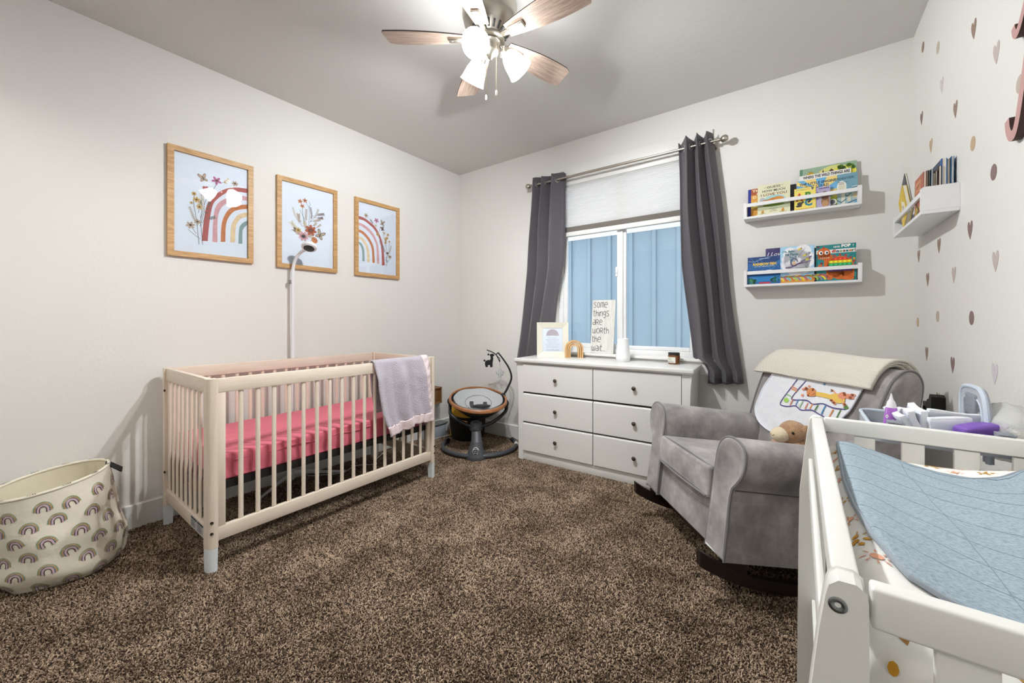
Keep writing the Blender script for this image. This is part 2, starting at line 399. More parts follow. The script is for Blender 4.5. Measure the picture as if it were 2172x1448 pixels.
def bladeoutline():
    P = []
    for i in range(13):
        t = i/12; r = lerp(.105, .505, t); P.append((r, .030+.036*math.sin(PI*min(1, t*1.02)*.62+.12)))
    up = P; return up+[(.512, .046), (.500, -.052)]+[(r, -w) for r, w in up[::-1]][1:]
OUT = bladeoutline()
def mpz(x, y, d): return (x, y, d)
for k in range(5):
    M = Matrix.Rotation(R(2+72*k), 4, 'Z') @ Matrix.Translation((0, 0, -.209)) @ Matrix.Rotation(R(-12), 4, 'X')
    mb = MB(); mb.prism(OUT, mpz, -.003, .003, 0, 1)
    bl_ = mb.build('blade', [m_blade, m_bladeedge], fan); bl_.matrix_local = M
    mb = MB().rbox(.115, -.021, -.015, .200, .021, -.003, .006, 3, M=M).rbox(.055, -.014, -.012, .130, .014, -.004, .004, 2, M=M)
    for sx, sy in ((.135, .012), (.135, -.012), (.185, 0)): mb.lathe([(.005, -.0165), (.005, -.014)], 10, M=M @ Matrix.Translation((sx, sy, 0)))
    mb.build('blade_bracket', m_nickel, fan)
m_shade = NT('lit_frosted_glass'); m_shade.t.nodes.remove(m_shade.b)
em = m_shade.n('ShaderNodeEmission'); em.inputs[0].default_value = LAMP_COL+(1,); em.inputs[1].default_value = LAMP
m_shade.l(em.outputs[0], m_shade.out.inputs[0]); m_shade = m_shade.m
for az, tilt in ((286, 48), (166, 42), (46, 42)):
    M = Matrix.Rotation(R(az), 4, 'Z') @ Matrix.Translation((.024, 0, -.232))
    mb = MB().tube([M @ V(p) for p in ((0, 0, 0), (.020, 0, -.002), (.036, 0, -.012), (.044, 0, -.026))], .008, 10)
    S = M @ Matrix.Translation((.044, 0, -.022)) @ Matrix.Rotation(R(180-tilt), 4, 'Y')
    mb.lathe([(0, -.004), (.022, -.002), (.027, .006), (.028, .026), (.024, .030), (0, .030)], 24, M=S)
    mb.lathe([(.004, 0), (.004, .006)], 8, M=S @ Matrix.Translation((.028, 0, .018)) @ Matrix.Rotation(R(90), 4, 'Y'))
    arm = mb.build('light_arm', m_nickel, fan)
    MB().lathe([(.022, .020), (.028, .026), (.040, .045), (.049, .070), (.055, .100), (.060, .122), (.064, .130), (.061, .130), (.056, .118), (.050, .090), (.040, .060), (.024, .040)], 28, M=S).lathe([(0, .040), (.012, .042), (.017, .052), (.016, .064), (.010, .071), (0, .073)], 16, M=S).build('lamp_shade', m_shade, fan, 60)
    bd_ = bpy.data.lights.new('bulb', 'POINT'); bd_.energy = BULB; bd_.color = LAMP_COL; bd_.shadow_soft_size = .022
    bo_ = bpy.data.objects.new('bulb', bd_); C.objects.link(bo_); bo_.parent = fan; bo_.location = S @ V((0, 0, .100))
m_chain = mat('pull_chain_brass', (214, 200, 170), .3, 1)
for (cx, cy, z0, z1) in ((.012, -.042, -.270, -.505), (.046, -.006, -.265, -.478)):
    mb = MB(); n = 40
    for i in range(n): mb.ball((cx, cy, lerp(z0, z1, i/(n-1))), .0021, n=6, k=4)
    mb.tube([(cx, cy, z0), (cx, cy, z1)], .0009, 5)
    ch = mb.build('pull_chain', m_chain, fan)
    MB().lathe([(0, z1-.028), (.0045, z1-.026), (.0055, z1-.016), (.0045, z1-.004), (.002, z1), (0, z1)], 12, M=Matrix.Translation((cx, cy, 0))).build('chain_knob', mat('chain_knob_white', (226, 214, 196), .35), fan)
# ================================================================== CURTAINS AND ROD
m_curt = mat('charcoal_curtain', (90, 86, 92), .8, bump=(420, .15, .001), sheen=.2)
RY, RZ = 3.005, 2.398
rod = thing('curtain_rod', 'slim brushed nickel curtain rod with ball finials above the window', 'curtain rod', (-1.2, RY, RZ), world=True)
MB().tube([(-1.995, RY, RZ), (-1.0, RY, RZ)], .0095, 12).tube([(-1.02, RY, RZ), (-.445, RY, RZ)], .0078, 12).build('rod', m_nickel, rod)
for x, s_ in ((-2.000, -1), (-.440, 1)):
    M = Matrix.Translation((x, RY, RZ)) @ Matrix.Rotation(R(90*s_), 4, 'Y')
    MB().lathe([(.008, -.01), (.013, -.008), (.013, .0), (.009, .004), (.020, .012), (.026, .026), (.025, .038), (.016, .05), (0, .0535)], 20, M=M).build('finial', m_nickel, rod)
for x in (-1.93, -.475):
    MB().rbox(x-.010, YB-.004, RZ-.03, x+.010, YB, RZ+.03, .002).tube([(x, YB-.003, RZ-.012), (x, RY, RZ-.012)], .006, 8).build('bracket', m_nickel, rod)
def curtain(label, Ltab, Rtab, zt, zb, folds, phase, ybot, hem, rings):
    th = thing('curtain', label, 'curtain', (lerp(pl(Ltab, 1.6), pl(Rtab, 1.6), .5), RY, zb), group='charcoal curtain panels', world=True)
    def f(u, v):
        z0 = zb+hem(u); z = lerp(zt+.012*math.cos(2*PI*folds*u+phase), z0, v)
        x0, x1 = pl(Ltab, z), pl(Rtab, z)
        w_ = (1-(1-u)**1.35) if rings > 0 else u**1.35
        a = 2*PI*folds*w_+phase
        amp = lerp(.040, .044, v)*(1+.25*math.sin(3.1*u+2*v))
        y = lerp(RY, ybot, v)+amp*math.sin(a)*min(1, (YB-.024-lerp(RY, ybot, v))/amp)
        x = lerp(x0, x1, u)+.006*math.sin(2*a)*(1-.3*v)+.006*math.sin(9*v+5*u)
        return (x, y, z)
    cl = MB().grid(folds*24+1, 40, f).build('curtain_cloth', m_curt, th, 180)
    md = cl.modifiers.new('thickness', 'SOLIDIFY'); md.thickness = .003
    for k in range(2*folds+1):
        w_ = (k*PI-phase)/(2*PI*folds)
        if not .01 < w_ < .99: continue
        u = (1-(1-w_)**(1/1.35)) if rings > 0 else w_**(1/1.35)
        vz = (zt-RZ)/(zt-zb); p = V(f(u, vz)); q = V(f(u+.01, vz)); t = (q-p); nrm = V((t.y, -t.x, 0)).normalized()
        ring_tube((p.x, p.y, RZ), .0215, .0045, nrm, 20, 6).build('grommet', mat('grommet_silver', (205, 204, 202), .3, 1), th)
curtain('charcoal curtain panel left of the window, hanging behind the dresser corner',
        [(2.47, -1.985), (1.6, -2.06), (.745, -2.205)], [(2.47, -1.641), (2.10, -1.656), (1.65, -1.679), (1.40, -1.727), (1.15, -1.765), (.76, -1.79)],
        2.455, .748, 3, 2.2, 3.050, lambda u: .03*u, 1)
curtain('charcoal curtain panel right of the window, flaring beside the dresser',
        [(2.45, -.724), (1.98, -.718), (1.56, -.698), (1.15, -.657), (.885, -.630), (.852, -.600), (.836, -.534), (.70, -.530)], [(2.447, -.488), (1.83, -.43), (1.28, -.373), (.72, -.312)],
        2.455, .706, 3, 1.0, 3.028, lambda u: .022*u, -1)
# ================================================================== FRAMED PRINTS ON THE LEFT WALL
m_oak = wood('oak_frame', (176, 132, 82), (214, 172, 118), (30, 4, 30), .45)
m_paper = mat('print_paper', (246, 246, 251), .6)
INK = {k: mat('ink_'+k, c, .7, mott=(60, tuple(min(255, int(q*1.10)) for q in c))) for k, c in dict(
    red=(186, 92, 84), pink=(222, 164, 164), orange=(206, 122, 66), peach=(242, 204, 158), teal=(142, 162, 154), gold=(214, 168, 92),
    stem=(96, 98, 84), dark=(52, 46, 44), mauve=(186, 96, 140), cream=(232, 214, 186), rust=(186, 92, 56), tan=(196, 168, 140), brown=(120, 78, 62)).items()}
IK = list(INK); IM = [m_paper]+[INK[k] for k in IK]
def ik(k): return 1+IK.index(k)
FW, FH = .447, .657
def picture(y0, z0, label, art):
    t = thing('framed_print', label, 'picture', (XL, y0+FW/2, z0+FH/2), world=True, group='framed prints above the crib')
    b, d = .031, .022; mb = MB()
    for pts in (((0, 0), (0, FH), (b, FH-b), (b, b)), ((FW, 0), (FW-b, b), (FW-b, FH-b), (FW, FH)), ((0, 0), (b, b), (FW-b, b), (FW, 0)), ((0, FH), (FW, FH), (FW-b, FH-b), (b, FH-b))):
        mb.prism(pts, lambda x, z, q: (XL+.001+q, y0+x, z0+z), 0, d)
    mb.build('frame', m_oak, t)
    MB().box(XL+.001, y0+b*.8, z0+b*.8, XL+.008, y0+FW-b*.8, z0+FH-b*.8).build('backing', m_paper, t)
    mb = MB(); art(mb, lambda x, z, q=0: (XL+.0085+q, y0+x, z0+z)); pr = mb.build('print', IM, t)
    MB().box(XL+.0125, y0+b*.8, z0+b*.8, XL+.0145, y0+FW-b*.8, z0+FH-b*.8).build('pane', m_glass, t)
def flower(mb, mp, x, y, r, col, ctr='dark', n=6, dy=0):
    for i in range(n):
        a = 2*PI*i/n+x*40; mb.disc(x+r*.6*math.cos(a), y+r*.55*math.sin(a)+dy, r*.5, r*.28, lambda a_, b_: mp(a_, b_, .0006), ik(col), 8, math.degrees(a))
    mb.disc(x, y, r*.28, r*.26, lambda a_, b_: mp(a_, b_, .0009), ik(ctr), 8)
def sprig(mb, mp, P, col, n=7, s=.012, leaf=None):
    mb.stroke(P, .0018, lambda a, b: mp(a, b, .0004), ik('stem'))
    for i in range(n):
        t = .3+.7*i/n; k = min(int(t*(len(P)-1)), len(P)-2); f = t*(len(P)-1)-k
        x, y = lerp(P[k][0], P[k+1][0], f), lerp(P[k][1], P[k+1][1], f); a = math.degrees(math.atan2(P[k+1][1]-P[k][1], P[k+1][0]-P[k][0]))
        for q in (40, -40): mb.disc(x+s*.5*math.cos(R(a+q)), y+s*.5*math.sin(R(a+q)), s*.46, s*.13, lambda a_, b_: mp(a_, b_, .0005), ik(col), 7, a+q)
def butterfly(mb, mp, x, y, s, c1, rot=0, c2='dark'):
    for q in (-1, 1):
        for a, l, w in ((55, 1, .5), (-40, .7, .45)):
            an = R(rot+90-q*(90-a)); 
            mb.disc(x+s*l*.5*math.cos(an), y+s*l*.5*math.sin(an), s*l*.55, s*w*.5, lambda a_, b_: mp(a_, b_, .0006), ik(c2), 9, math.degrees(an))
            mb.disc(x+s*l*.5*math.cos(an), y+s*l*.5*math.sin(an), s*l*.44, s*w*.38, lambda a_, b_: mp(a_, b_, .0009), ik(c1), 9, math.degrees(an))
    mb.disc(x, y, s*.08, s*.4, lambda a_, b_: mp(a_, b_, .0011), ik('dark'), 7, rot)
RB1 = dict(red=([(.166,.11),(.178,.248),(.192,.336),(.218,.394),(.281,.46),(.347,.492),(.415,.501)], [(.197,.114),(.206,.237),(.221,.337),(.242,.383),(.296,.442),(.352,.466),(.415,.472)]),
 pink=([(.221,.113),(.225,.24),(.235,.329),(.266,.383),(.321,.424),(.367,.444),(.415,.448)], [(.248,.114),(.248,.245),(.257,.311),(.281,.358),(.326,.395),(.373,.416),(.415,.42)]),
 orange=([(.265,.12),(.269,.22),(.281,.281),(.311,.341),(.362,.378),(.415,.395)], [(.29,.124),(.293,.225),(.306,.281),(.336,.329),(.373,.352),(.415,.366)]),
 peach=([(.317,.125),(.32,.218),(.331,.262),(.357,.309),(.388,.331),(.415,.342)], [(.344,.13),(.347,.217),(.357,.261),(.378,.293),(.399,.306),(.415,.315)]),
 teal=([(.363,.124),(.367,.221),(.378,.253),(.399,.276),(.415,.287)], [(.386,.127),(.387,.208),(.394,.232),(.407,.25),(.415,.26)]))
def sm2(P): return [(p.x, p.y) for p in smoothpath([(x, y, 0) for x, y in P], 4)]
def art1(mb, mp):
    for k, (o, i) in RB1.items(): mb.band(sm2(o), sm2(i), lambda a, b: mp(a, b), ik(k))
    for P in (((.153,.085),(.146,.17),(.14,.24),(.126,.333),(.128,.39)), ((.171,.088),(.160,.24),(.185,.363),(.237,.469),(.247,.49)), ((.158,.2),(.18,.30),(.174,.40)), ((.14,.15),(.12,.18),(.111,.195)), ((.16,.12),(.12,.15),(.10,.17))):
        mb.stroke(P, .0022, lambda a, b: mp(a, b, .0004), ik('stem'))
    sprig(mb, mp, [(.146,.2),(.125,.25),(.105,.31)], 'tan', 8, .014); sprig(mb, mp, [(.16,.25),(.17,.33),(.165,.40)], 'cream', 8, .018); sprig(mb, mp, [(.17,.22),(.20,.33),(.21,.37)], 'stem', 6, .014)
    sprig(mb, mp, [(.27,.50),(.29,.51),(.31,.54)], 'gold', 4, .016); sprig(mb, mp, [(.19,.25),(.235,.272)], 'stem', 4, .016); sprig(mb, mp, [(.15,.28),(.155,.33),(.158,.36)], 'cream', 7, .02)
    for x, y, r, c in ((.111,.198,.022,'tan'), (.14,.36,.018,'gold'), (.128,.394,.013,'gold'), (.155,.319,.016,'gold'), (.344,.516,.017,'tan'), (.145,.225,.018,'tan'), (.115,.335,.009,'gold')): flower(mb, mp, x, y, r, c)
    flower(mb, mp, .243, .506, .026, 'mauve', 'brown', 5)
    butterfly(mb, mp, .174, .50, .034, 'tan', 20, 'brown'); mb.disc(.178, .444, .008, .010, lambda a, b: mp(a, b, .0006), ik('red'), 9); mb.disc(.192, .446, .008, .010, lambda a, b: mp(a, b, .0006), ik('red'), 9)
def art2(mb, mp):
    for P in (((.207,.25),(.225,.34),(.232,.42),(.228,.478),(.199,.521)), ((.228,.478),(.24,.50),(.23,.52)), ((.205,.30),(.19,.39),(.16,.446)), ((.195,.34),(.182,.42),(.179,.475)), ((.207,.211),(.203,.24)), ((.228,.21),(.25,.235))): mb.stroke(P, .002, lambda a, b: mp(a, b, .0004), ik('stem'))
    for P, c, n, s in (([(.16,.34),(.125,.40),(.111,.45)], 'cream', 7, .015), ([(.18,.32),(.155,.37),(.15,.41)], 'tan', 8, .02), ([(.205,.34),(.207,.40),(.21,.46)], 'tan', 8, .016), ([(.235,.36),(.25,.42),(.238,.48)], 'brown', 8, .014),
                       ([(.24,.37),(.285,.43),(.30,.48)], 'tan', 6, .016), ([(.27,.42),(.31,.44),(.345,.45)], 'brown', 7, .016), ([(.27,.41),(.31,.41),(.335,.418)], 'brown', 6, .016), ([(.235,.37),(.28,.385),(.315,.40)], 'tan', 7, .017),
                       ([(.25,.34),(.27,.35),(.285,.37)], 'tan', 5, .015), ([(.28,.33),(.30,.345),(.32,.365)], 'tan', 5, .014), ([(.19,.27),(.14,.29),(.10,.34)], 'cream', 9, .026), ([(.19,.26),(.15,.27),(.12,.29)], 'tan', 8, .024), ([(.21,.29),(.20,.33),(.195,.36)], 'cream', 7, .022), ([(.2,.24),(.24,.26),(.26,.28)], 'tan', 6, .02)):
        sprig(mb, mp, P, c, n, s)
    for x, y, r in ((.164,.507,.017), (.199,.521,.017), (.179,.475,.016)): flower(mb, mp, x, y, r, 'orange', 'brown', 5)
    flower(mb, mp, .242, .305, .042, 'rust', 'brown', 7); flower(mb, mp, .187, .25, .036, 'pink', 'dark', 8); flower(mb, mp, .15, .29, .02, 'gold', 'stem', 7)
    mb.disc(.270, .235, .026, .021, lambda a, b: mp(a, b, .0008), ik('orange'), 14, -40); mb.stroke([(.252,.25),(.268,.238),(.285,.222)], .002, lambda a, b: mp(a, b, .0011), ik('brown'))
    butterfly(mb, mp, .312, .278, .05, 'tan', -25)
RB3 = dict(red=([(.038,.503),(.09,.498),(.147,.473),(.198,.441),(.237,.391),(.267,.332),(.284,.248),(.296,.116)], [(.038,.476),(.087,.474),(.134,.454),(.179,.426),(.218,.382),(.244,.329),(.261,.245),(.267,.112)]),
 pink=([(.038,.448),(.084,.441),(.134,.417),(.179,.38),(.211,.329),(.231,.269),(.241,.124)], [(.038,.426),(.078,.418),(.121,.395),(.159,.366),(.191,.32),(.21,.266),(.216,.121)]),
 orange=([(.038,.391),(.078,.382),(.121,.353),(.159,.309),(.185,.251),(.195,.126)], [(.038,.369),(.072,.358),(.106,.334),(.14,.295),(.163,.242),(.172,.123)]),
 peach=([(.038,.333),(.072,.325),(.106,.295),(.128,.254),(.14,.21),(.143,.127)], [(.038,.314),(.063,.304),(.09,.278),(.108,.245),(.118,.196),(.12,.124)]),
 teal=([(.038,.287),(.063,.277),(.084,.247),(.093,.209),(.096,.129)], [(.038,.27),(.053,.259),(.066,.233),(.073,.196),(.073,.126)]))
def art3(mb, mp):
    for k, (o, i) in RB3.items(): mb.band(sm2(o), sm2(i), lambda a, b: mp(a, b), ik(k))
    for P in (((.315,.10),(.318,.18),(.322,.227),(.30,.33),(.274,.42)), ((.30,.11),(.335,.16),(.35,.19)), ((.33,.2),(.345,.29),(.345,.336)), ((.30,.30),(.31,.36),(.329,.39)), ((.24,.40),(.25,.45)), ((.15,.495),(.175,.47))): mb.stroke(P, .002, lambda a, b: mp(a, b, .0004), ik('stem'))
    sprig(mb, mp, [(.325,.2),(.35,.25),(.365,.30)], 'tan', 8, .013); sprig(mb, mp, [(.30,.28),(.31,.33),(.30,.36)], 'gold', 8, .017); sprig(mb, mp, [(.24,.36),(.25,.31),(.275,.27)], 'brown', 6, .015); sprig(mb, mp, [(.31,.21),(.29,.25),(.275,.29)], 'stem', 6, .014); sprig(mb, mp, [(.14,.505),(.155,.49),(.175,.465)], 'stem', 4, .014); sprig(mb, mp, [(.32,.22),(.31,.17),(.32,.15)], 'stem', 4, .014)
    for x, y, r, c in ((.109,.521,.020,'tan'), (.29,.403,.018,'cream'), (.329,.394,.014,'gold'), (.32,.362,.014,'gold'), (.345,.336,.010,'gold'), (.301,.318,.012,'gold'), (.35,.198,.019,'tan'), (.322,.227,.013,'brown'), (.204,.453,.014,'cream'), (.222,.38,.016,'gold')): flower(mb, mp, x, y, r, c)
    flower(mb, mp, .211, .499, .022, 'mauve', 'brown', 5); butterfly(mb, mp, .271, .484, .034, 'tan', -10); butterfly(mb, mp, .272, .435, .026, 'brown', 15)
picture(.637, 1.5395, 'oak framed print of left half of a pastel rainbow with wildflowers, nearest the hamper', art1)
picture(1.233, 1.5345, 'oak framed print of a dried flower bouquet, middle one behind the white camera', art2)
picture(1.836, 1.5325, 'oak framed print of right half of a pastel rainbow with butterflies, nearest the corner', art3)
# ================================================================== NURSERY CAMERA ON ITS STAND
m_wplast = mat('white_plastic', (236, 238, 242), .35)
m_blackgl = mat('black_gloss', (16, 16, 18), .12)
cs = thing('nursery_camera', 'white nursery camera on a tall slim floor stand behind the crib', 'camera', (-2.950, 1.325, 0), world=True)
MB().tube([(-2.950, 1.325, .005), (-2.950, 1.325, 1.10)], .011, 12).tube([(-2.950, 1.325, 1.09), (-2.950, 1.325, 1.43)], .0095, 12).build('stand_pole', m_wplast, cs)
MB().tube(smoothpath([(-2.950, 1.325, 1.42), (-2.948, 1.326, 1.52), (-2.93, 1.334, 1.59), (-2.89, 1.35, 1.64), (-2.835, 1.372, 1.668)], 6), .0105, 12).build('curved_neck', m_wplast, cs)
M = Matrix.Translation((-2.815, 1.378, 1.683)) @ V((.34, -.30, -.80)).normalized().to_track_quat('Z', 'Y').to_matrix().to_4x4()
MB().lathe([(0, -.022), (.03, -.020), (.046, -.010), (.052, .002), (.050, .012), (.042, .018), (.038, .019)], 28, M=M).build('camera_head', m_wplast, cs)
MB().lathe([(.040, .0165), (.039, .0185), (.020, .021), (0, .0215)][::-1], 28, M=M).build('lens_face', m_blackgl, cs)
MB().rbox(-2.965, 1.302, 1.418, -2.948, 1.316, 1.448, .003).build('pole_clip', mat('clip_grey', (130, 128, 126), .5), cs)
for p, q in (((-2.95, 1.325), (-2.800, 1.062)), ((-2.95, 1.325), (-2.770, 1.625)), ((-2.95, 1.325), (-2.955, 1.50))):
    MB().tube([(p[0], p[1], .05), (lerp(p[0], q[0], .3), lerp(p[1], q[1], .3), .045), (q[0], q[1], .012)], [.015, .014, .009], 10, flat=.6).build('stand_leg', m_wplast, cs)
cord = MB().tube(smoothpath([(-2.93, 1.42, .006), (-2.88, 1.47, .006), (-2.78, 1.60, .006), (-2.82, 1.75, .006), (-2.72, 1.86, .008), (-2.80, 1.90, .006), (-2.93, 2.10, .006)], 8), .003, 6)
tag(cord.build('power_cord', m_wplast, loc=(-2.85, 1.7, 0)), 'thin white power cord lying on the carpet under the crib', 'cord')
# ================================================================== CRIB
m_birch = wood('washed_birch', (224, 208, 190), (236, 223, 208), (25, 25, 1.4), .5)
m_birchy = wood('washed_birch_lengthwise', (224, 208, 190), (236, 223, 208), (25, 1.4, 25), .5)
m_birchx = wood('washed_birch_crosswise', (224, 208, 190), (236, 223, 208), (1.4, 25, 25), .5)
m_foot = mat('white_foot_paint', (230, 236, 240), .45)
crib = thing('crib', 'pale washed wood baby crib with white feet against the left wall', 'crib', (-2.55, 1.30, 0), world=True)
CX0, CX1, CY0, CY1, CT = -2.935, -2.168, .602, 1.993, .885
def post(xo, yo, sx, sy):
    # D section: outer corner well rounded; xo,yo outer corner, sx,sy point inwards
    w, d, r = .050, .043, .030; P = [(xo+sx*w, yo), (xo+sx*w, yo+sy*d), (xo, yo+sy*d)]
    for i in range(7): a = R(90*i/6); P.append((xo+sx*(r-r*math.cos(a)), yo+sy*(r-r*math.sin(a))))
    if sx*sy < 0: P = P[::-1]
    MB().prism(P, lambda x, y, z: (x, y, z), .105, CT, smooth=True).build('post', m_birch, crib, 30)
    cx, cy = sum(p[0] for p in P)/len(P), sum(p[1] for p in P)/len(P)
    Q = [(cx+(x-cx)*.97, cy+(y-cy)*.97) for x, y in P]; mb = MB()
    mb.loft([[(cx+(x-cx)*.92, cy+(y-cy)*.92, -.006) for x, y in Q], [(x, y, .104) for x, y in Q]]); mb.build('foot', m_foot, crib, 30)
for xo, sx in ((CX0, 1), (CX1, -1)):
    for yo, sy in ((CY0, 1), (CY1, -1)): post(xo, yo, sx, sy)
RT0, RT1, RB0, RB1_ = .818, .884, .129, .194
SY0 = .743; SP_ = .0745
def slat(x, y, ax):
    return MB().tube([(x, y, RB1_-.004), (x, y, RT0+.004)], .0112, 10, flat=.68, up=(0, 1, 0) if ax == 'y' else (1, 0, 0))
for x0, x1 in ((-2.203, -2.178), (-2.925, -2.900)):
    MB().rbox(x0, CY0+.045, RT0, x1, CY1-.045, RT1, .003).build('top_rail', m_birchy, crib)
    MB().rbox(x0, CY0+.045, RB0, x1, CY1-.045, RB1_, .003).build('bottom_rail', m_birchy, crib)
    for ya in (CY0+.0455, CY1-.0755): MB().rbox(x0+.001, ya, RB1_, x1-.001, ya+.030, RT0, .002).build('stile', m_birch, crib)
    for k in range(16): slat((x0+x1)/2, SY0+k*SP_, 'y').build('slat', m_birch, crib)
for y0, y1 in ((CY0+.010, CY0+.033), (CY1-.033, CY1-.010)):
    MB().rbox(CX0+.048, y0, RT0-.003, CX1-.048, y1, RT1, .003).build('top_rail', m_birchx, crib)
    MB().rbox(CX0+.048, y0, RB0, CX1-.048, y1, RB1_+.004, .003).build('bottom_rail', m_birchx, crib)
    for k in range(9): slat(-2.862+.0745*k, (y0+y1)/2, 'x').build('slat', m_birch, crib)
mb = MB(); mb.rbox(-2.893, .655, .352, -2.21, 1.94, .362, .003)
for x in (-2.893, -2.225): mb.box(x, .655, .352, x+.016, 1.94, .388)
mb.build('mattress_support', mat('black_iron', (24, 23, 24), .5), crib)
m_bolt = mat('dark_bolt', (70, 58, 48), .35, .8)
for y in (CY0+.018, CY1-.018):
    for z in (.175, .225):
        MB().lathe([(0, -.003), (.0035, -.002), (.0055, .0008), (.0065, .0012), (.0065, -.004)], 12, M=Matrix.Translation((CX1+.0005, y, z)) @ Matrix.Rotation(R(90), 4, 'Y')).build('bolt', m_bolt, crib)
for z in (.76, .30):
    MB().lathe([(0, -.002), (.004, -.001), (.006, .0015), (.007, .001), (.007, -.004)], 12, M=Matrix.Translation((-2.880, CY0+.0005, z)) @ Matrix.Rotation(R(90), 4, 'X')).build('bolt', m_bolt, crib)
m_ink = mat('black_ink', (38, 38, 42), .7); m_label = mat('label_paper', (196, 196, 196), .6)
mb = MB(); lm = lambda x, z: (x, CY0+.0095, z); mb.poly([(-2.44, .135), (-2.24, .135), (-2.24, .19), (-2.44, .19)], lm, 0)
lm2 = lambda x, z: (x, CY0+.0090, z)
for blk in (-2.435, -2.34):
    mb.poly([(blk, .178), (blk+.085, .178), (blk+.085, .186), (blk, .186)], lm2, 1)
    for i in range(7): mb.poly([(blk, .141+i*.005), (blk+.05+.03*rnd.random(), .141+i*.005), (blk+.05+.03*rnd.random(), .1432+i*.005), (blk, .1432+i*.005)], lm2, 1)
mb.build('warning_label', [m_label, m_ink], crib, label='grey warning label with rows of small black print')
# mattress
m_pink = mat('pink_sheet', (216, 108, 126), .85, bump=(14, .5, .01), sheen=.15)
m_pinkp = mat('pink_seam', (204, 104, 122), .85)
mt = thing('crib_mattress', 'crib mattress in a fitted pink sheet inside the crib', 'mattress', (-2.55, 1.30, .388), world=True)
MX0, MX1, MY0, MY1, MZ0, MZ1 = -2.880, -2.222, .668, 1.932, .3885, .513
def mfn(p):
    n1 = noise.noise(p*7); e = min(p.x-MX0, MX1-p.x, p.y-MY0, MY1-p.y)
    p.z += (.004*n1 if p.z > .45 else 0); 
    if p.x > MX1-.02 and .40 < p.z < .50: p.x += .004*math.sin(p.y*17+p.z*40)+.003*noise.noise(V((p.y*30, p.z*8, 0)))
    return p
MB().rbox(MX0, MY0, MZ0, MX1, MY1, MZ1, .035, 5, cuts=14, fn=mfn).build('fitted_sheet', m_pink, mt)
P = [(MX1+.001, MY0+.05+i*(MY1-MY0-.1)/24, .474+.004*math.sin(i*1.3)) for i in range(25)]
MB().tube(P, .0028, 6).build('seam', m_pinkp, mt)
# blanket over the crib rail
m_fleece = mat('lilac_fleece', (202, 194, 206), .95, bump=(170, 1.0, .010), sheen=.5)
m_satin = mat('pale_pink_satin', (232, 214, 216), .3, bump=(40, .4, .004), sheen=.2)
bk = thing('baby_blanket', 'lilac fleece baby blanket with pink satin border draped over the crib rail', 'blanket', (-2.17, 1.70, .89), world=True)
BL = [(.90, 1.462), (.70, 1.478), (.55, 1.505), (.411, 1.560)]; BR = [(.90, 1.905), (.70, 1.918), (.55, 1.935), (.453, 1.950)]
def blank(u, w, off=0):
    # w: 0 inside hem ... 1 outside hem, via arc length
    zb = lerp(.411, .453, u)-.006*math.sin(u*9); L1, La = .33, .055; L2 = .895-zb; s_ = w*(L1+La+L2)
    fold = .016*math.sin(u*15+1.0)+.009*math.sin(u*27+2)+.004*noise.noise(V((u*9, w*14, 0)))
    if s_ < L1: z, x = .885-(L1-s_), -2.212-off
    elif s_ < L1+La: a = (s_-L1)/La; z = .885+.014*math.sin(PI*a)+off*math.sin(PI*a); x = lerp(-2.212-off, -2.164+off, a)
    else:
        d = (s_-L1-La); z = .885-d*(.885-zb)/max(L2-.01, .01); x = -2.164+off+.014*min(1, d/.1)+fold*min(1, d/.12)+.012*d
    zz = max(z, zb); y = lerp(pl(BL, zz), pl(BR, zz), u)
    return (x, y, z)
mb = MB().grid(34, 70, lambda u, v: blank(u*.90, v*.93)); o = mb.build('fleece', m_fleece, bk, 180)
md = o.modifiers.new('thickness', 'SOLIDIFY'); md.thickness = .009; md.offset = 0
def satfn(u, v): 
    p = V(blank(.885+u*.115, v, .002)); p.x += .0035*math.sin(v*95+u*4)*(.3+u); return p
def satfn2(u, v):
    p = V(blank(u, .925+.075*v, .002)); p.x += .005*math.sin(u*60+v*3)*(1-.5*v); p.z += .003*math.sin(u*45); return p
mb = MB().grid(8, 160, satfn); mb.grid(90, 8, satfn2); o = mb.build('satin_border', m_satin, bk, 180)
md = o.modifiers.new('thickness', 'SOLIDIFY'); md.thickness = .012; md.offset = 0
# ================================================================== RAINBOW HAMPER
m_canvas = mat('cream_canvas', (240, 233, 216), .9, bump=(9, .35, .02))
m_canvasin = mat('cream_canvas_inside', (236, 228, 206), .9)
RBC = [mat('hamper_'+k, c, .85) for k, c in dict(green=(128, 168, 138), mustard=(196, 150, 84), navy=(74, 72, 104), pink=(214, 184, 198), plum=(62, 38, 52)).items()]
hm = thing('hamper', 'slouching cream canvas hamper printed with small rainbows beside the crib', 'hamper', (-2.775, .232, 0), world=True)
def hs_(u, v, off=0):
    a = 2*PI*u; r = pl([(0, .178), (.06, .196), (.16, .207), (.30, .208), (.55, .200), (.8, .192), (1, .186)], v)
    cx, cy = -2.772, lerp(.232, .180, v)
    z = lerp(0, .425, v)+v*.05*math.sin(a)*.55
    wr = .006*math.sin(5*a+7*v)*(1-v)+.007*noise.noise(V((math.cos(a)*2.2, math.sin(a)*2.2, v*5)))*(1-v*v)+.005*math.sin(16*v+2*a)*(1-v)*(v > .02)
    r += wr+off; x = cx+min(r, .215)*math.cos(a); x = max(x, -2.9835+.001*v)
    return V((x, cy+r*1.02*math.sin(a), z+.001))
MB().grid(72, 26, lambda u, v: hs_(u, v), cu=True).grid(72, 26, lambda u, v: hs_(u, v, -.004), 1, cu=True, flip=True).add([hs_(i/72, 0) for i in range(72)], [list(range(72))[::-1]]).build('canvas_body', [m_canvas, m_canvasin], hm, 60)
MB().tube([hs_(i/72, 1, -.002) for i in range(72)], .0062, 8, closed=True).build('rim_piping', m_canvas, hm)
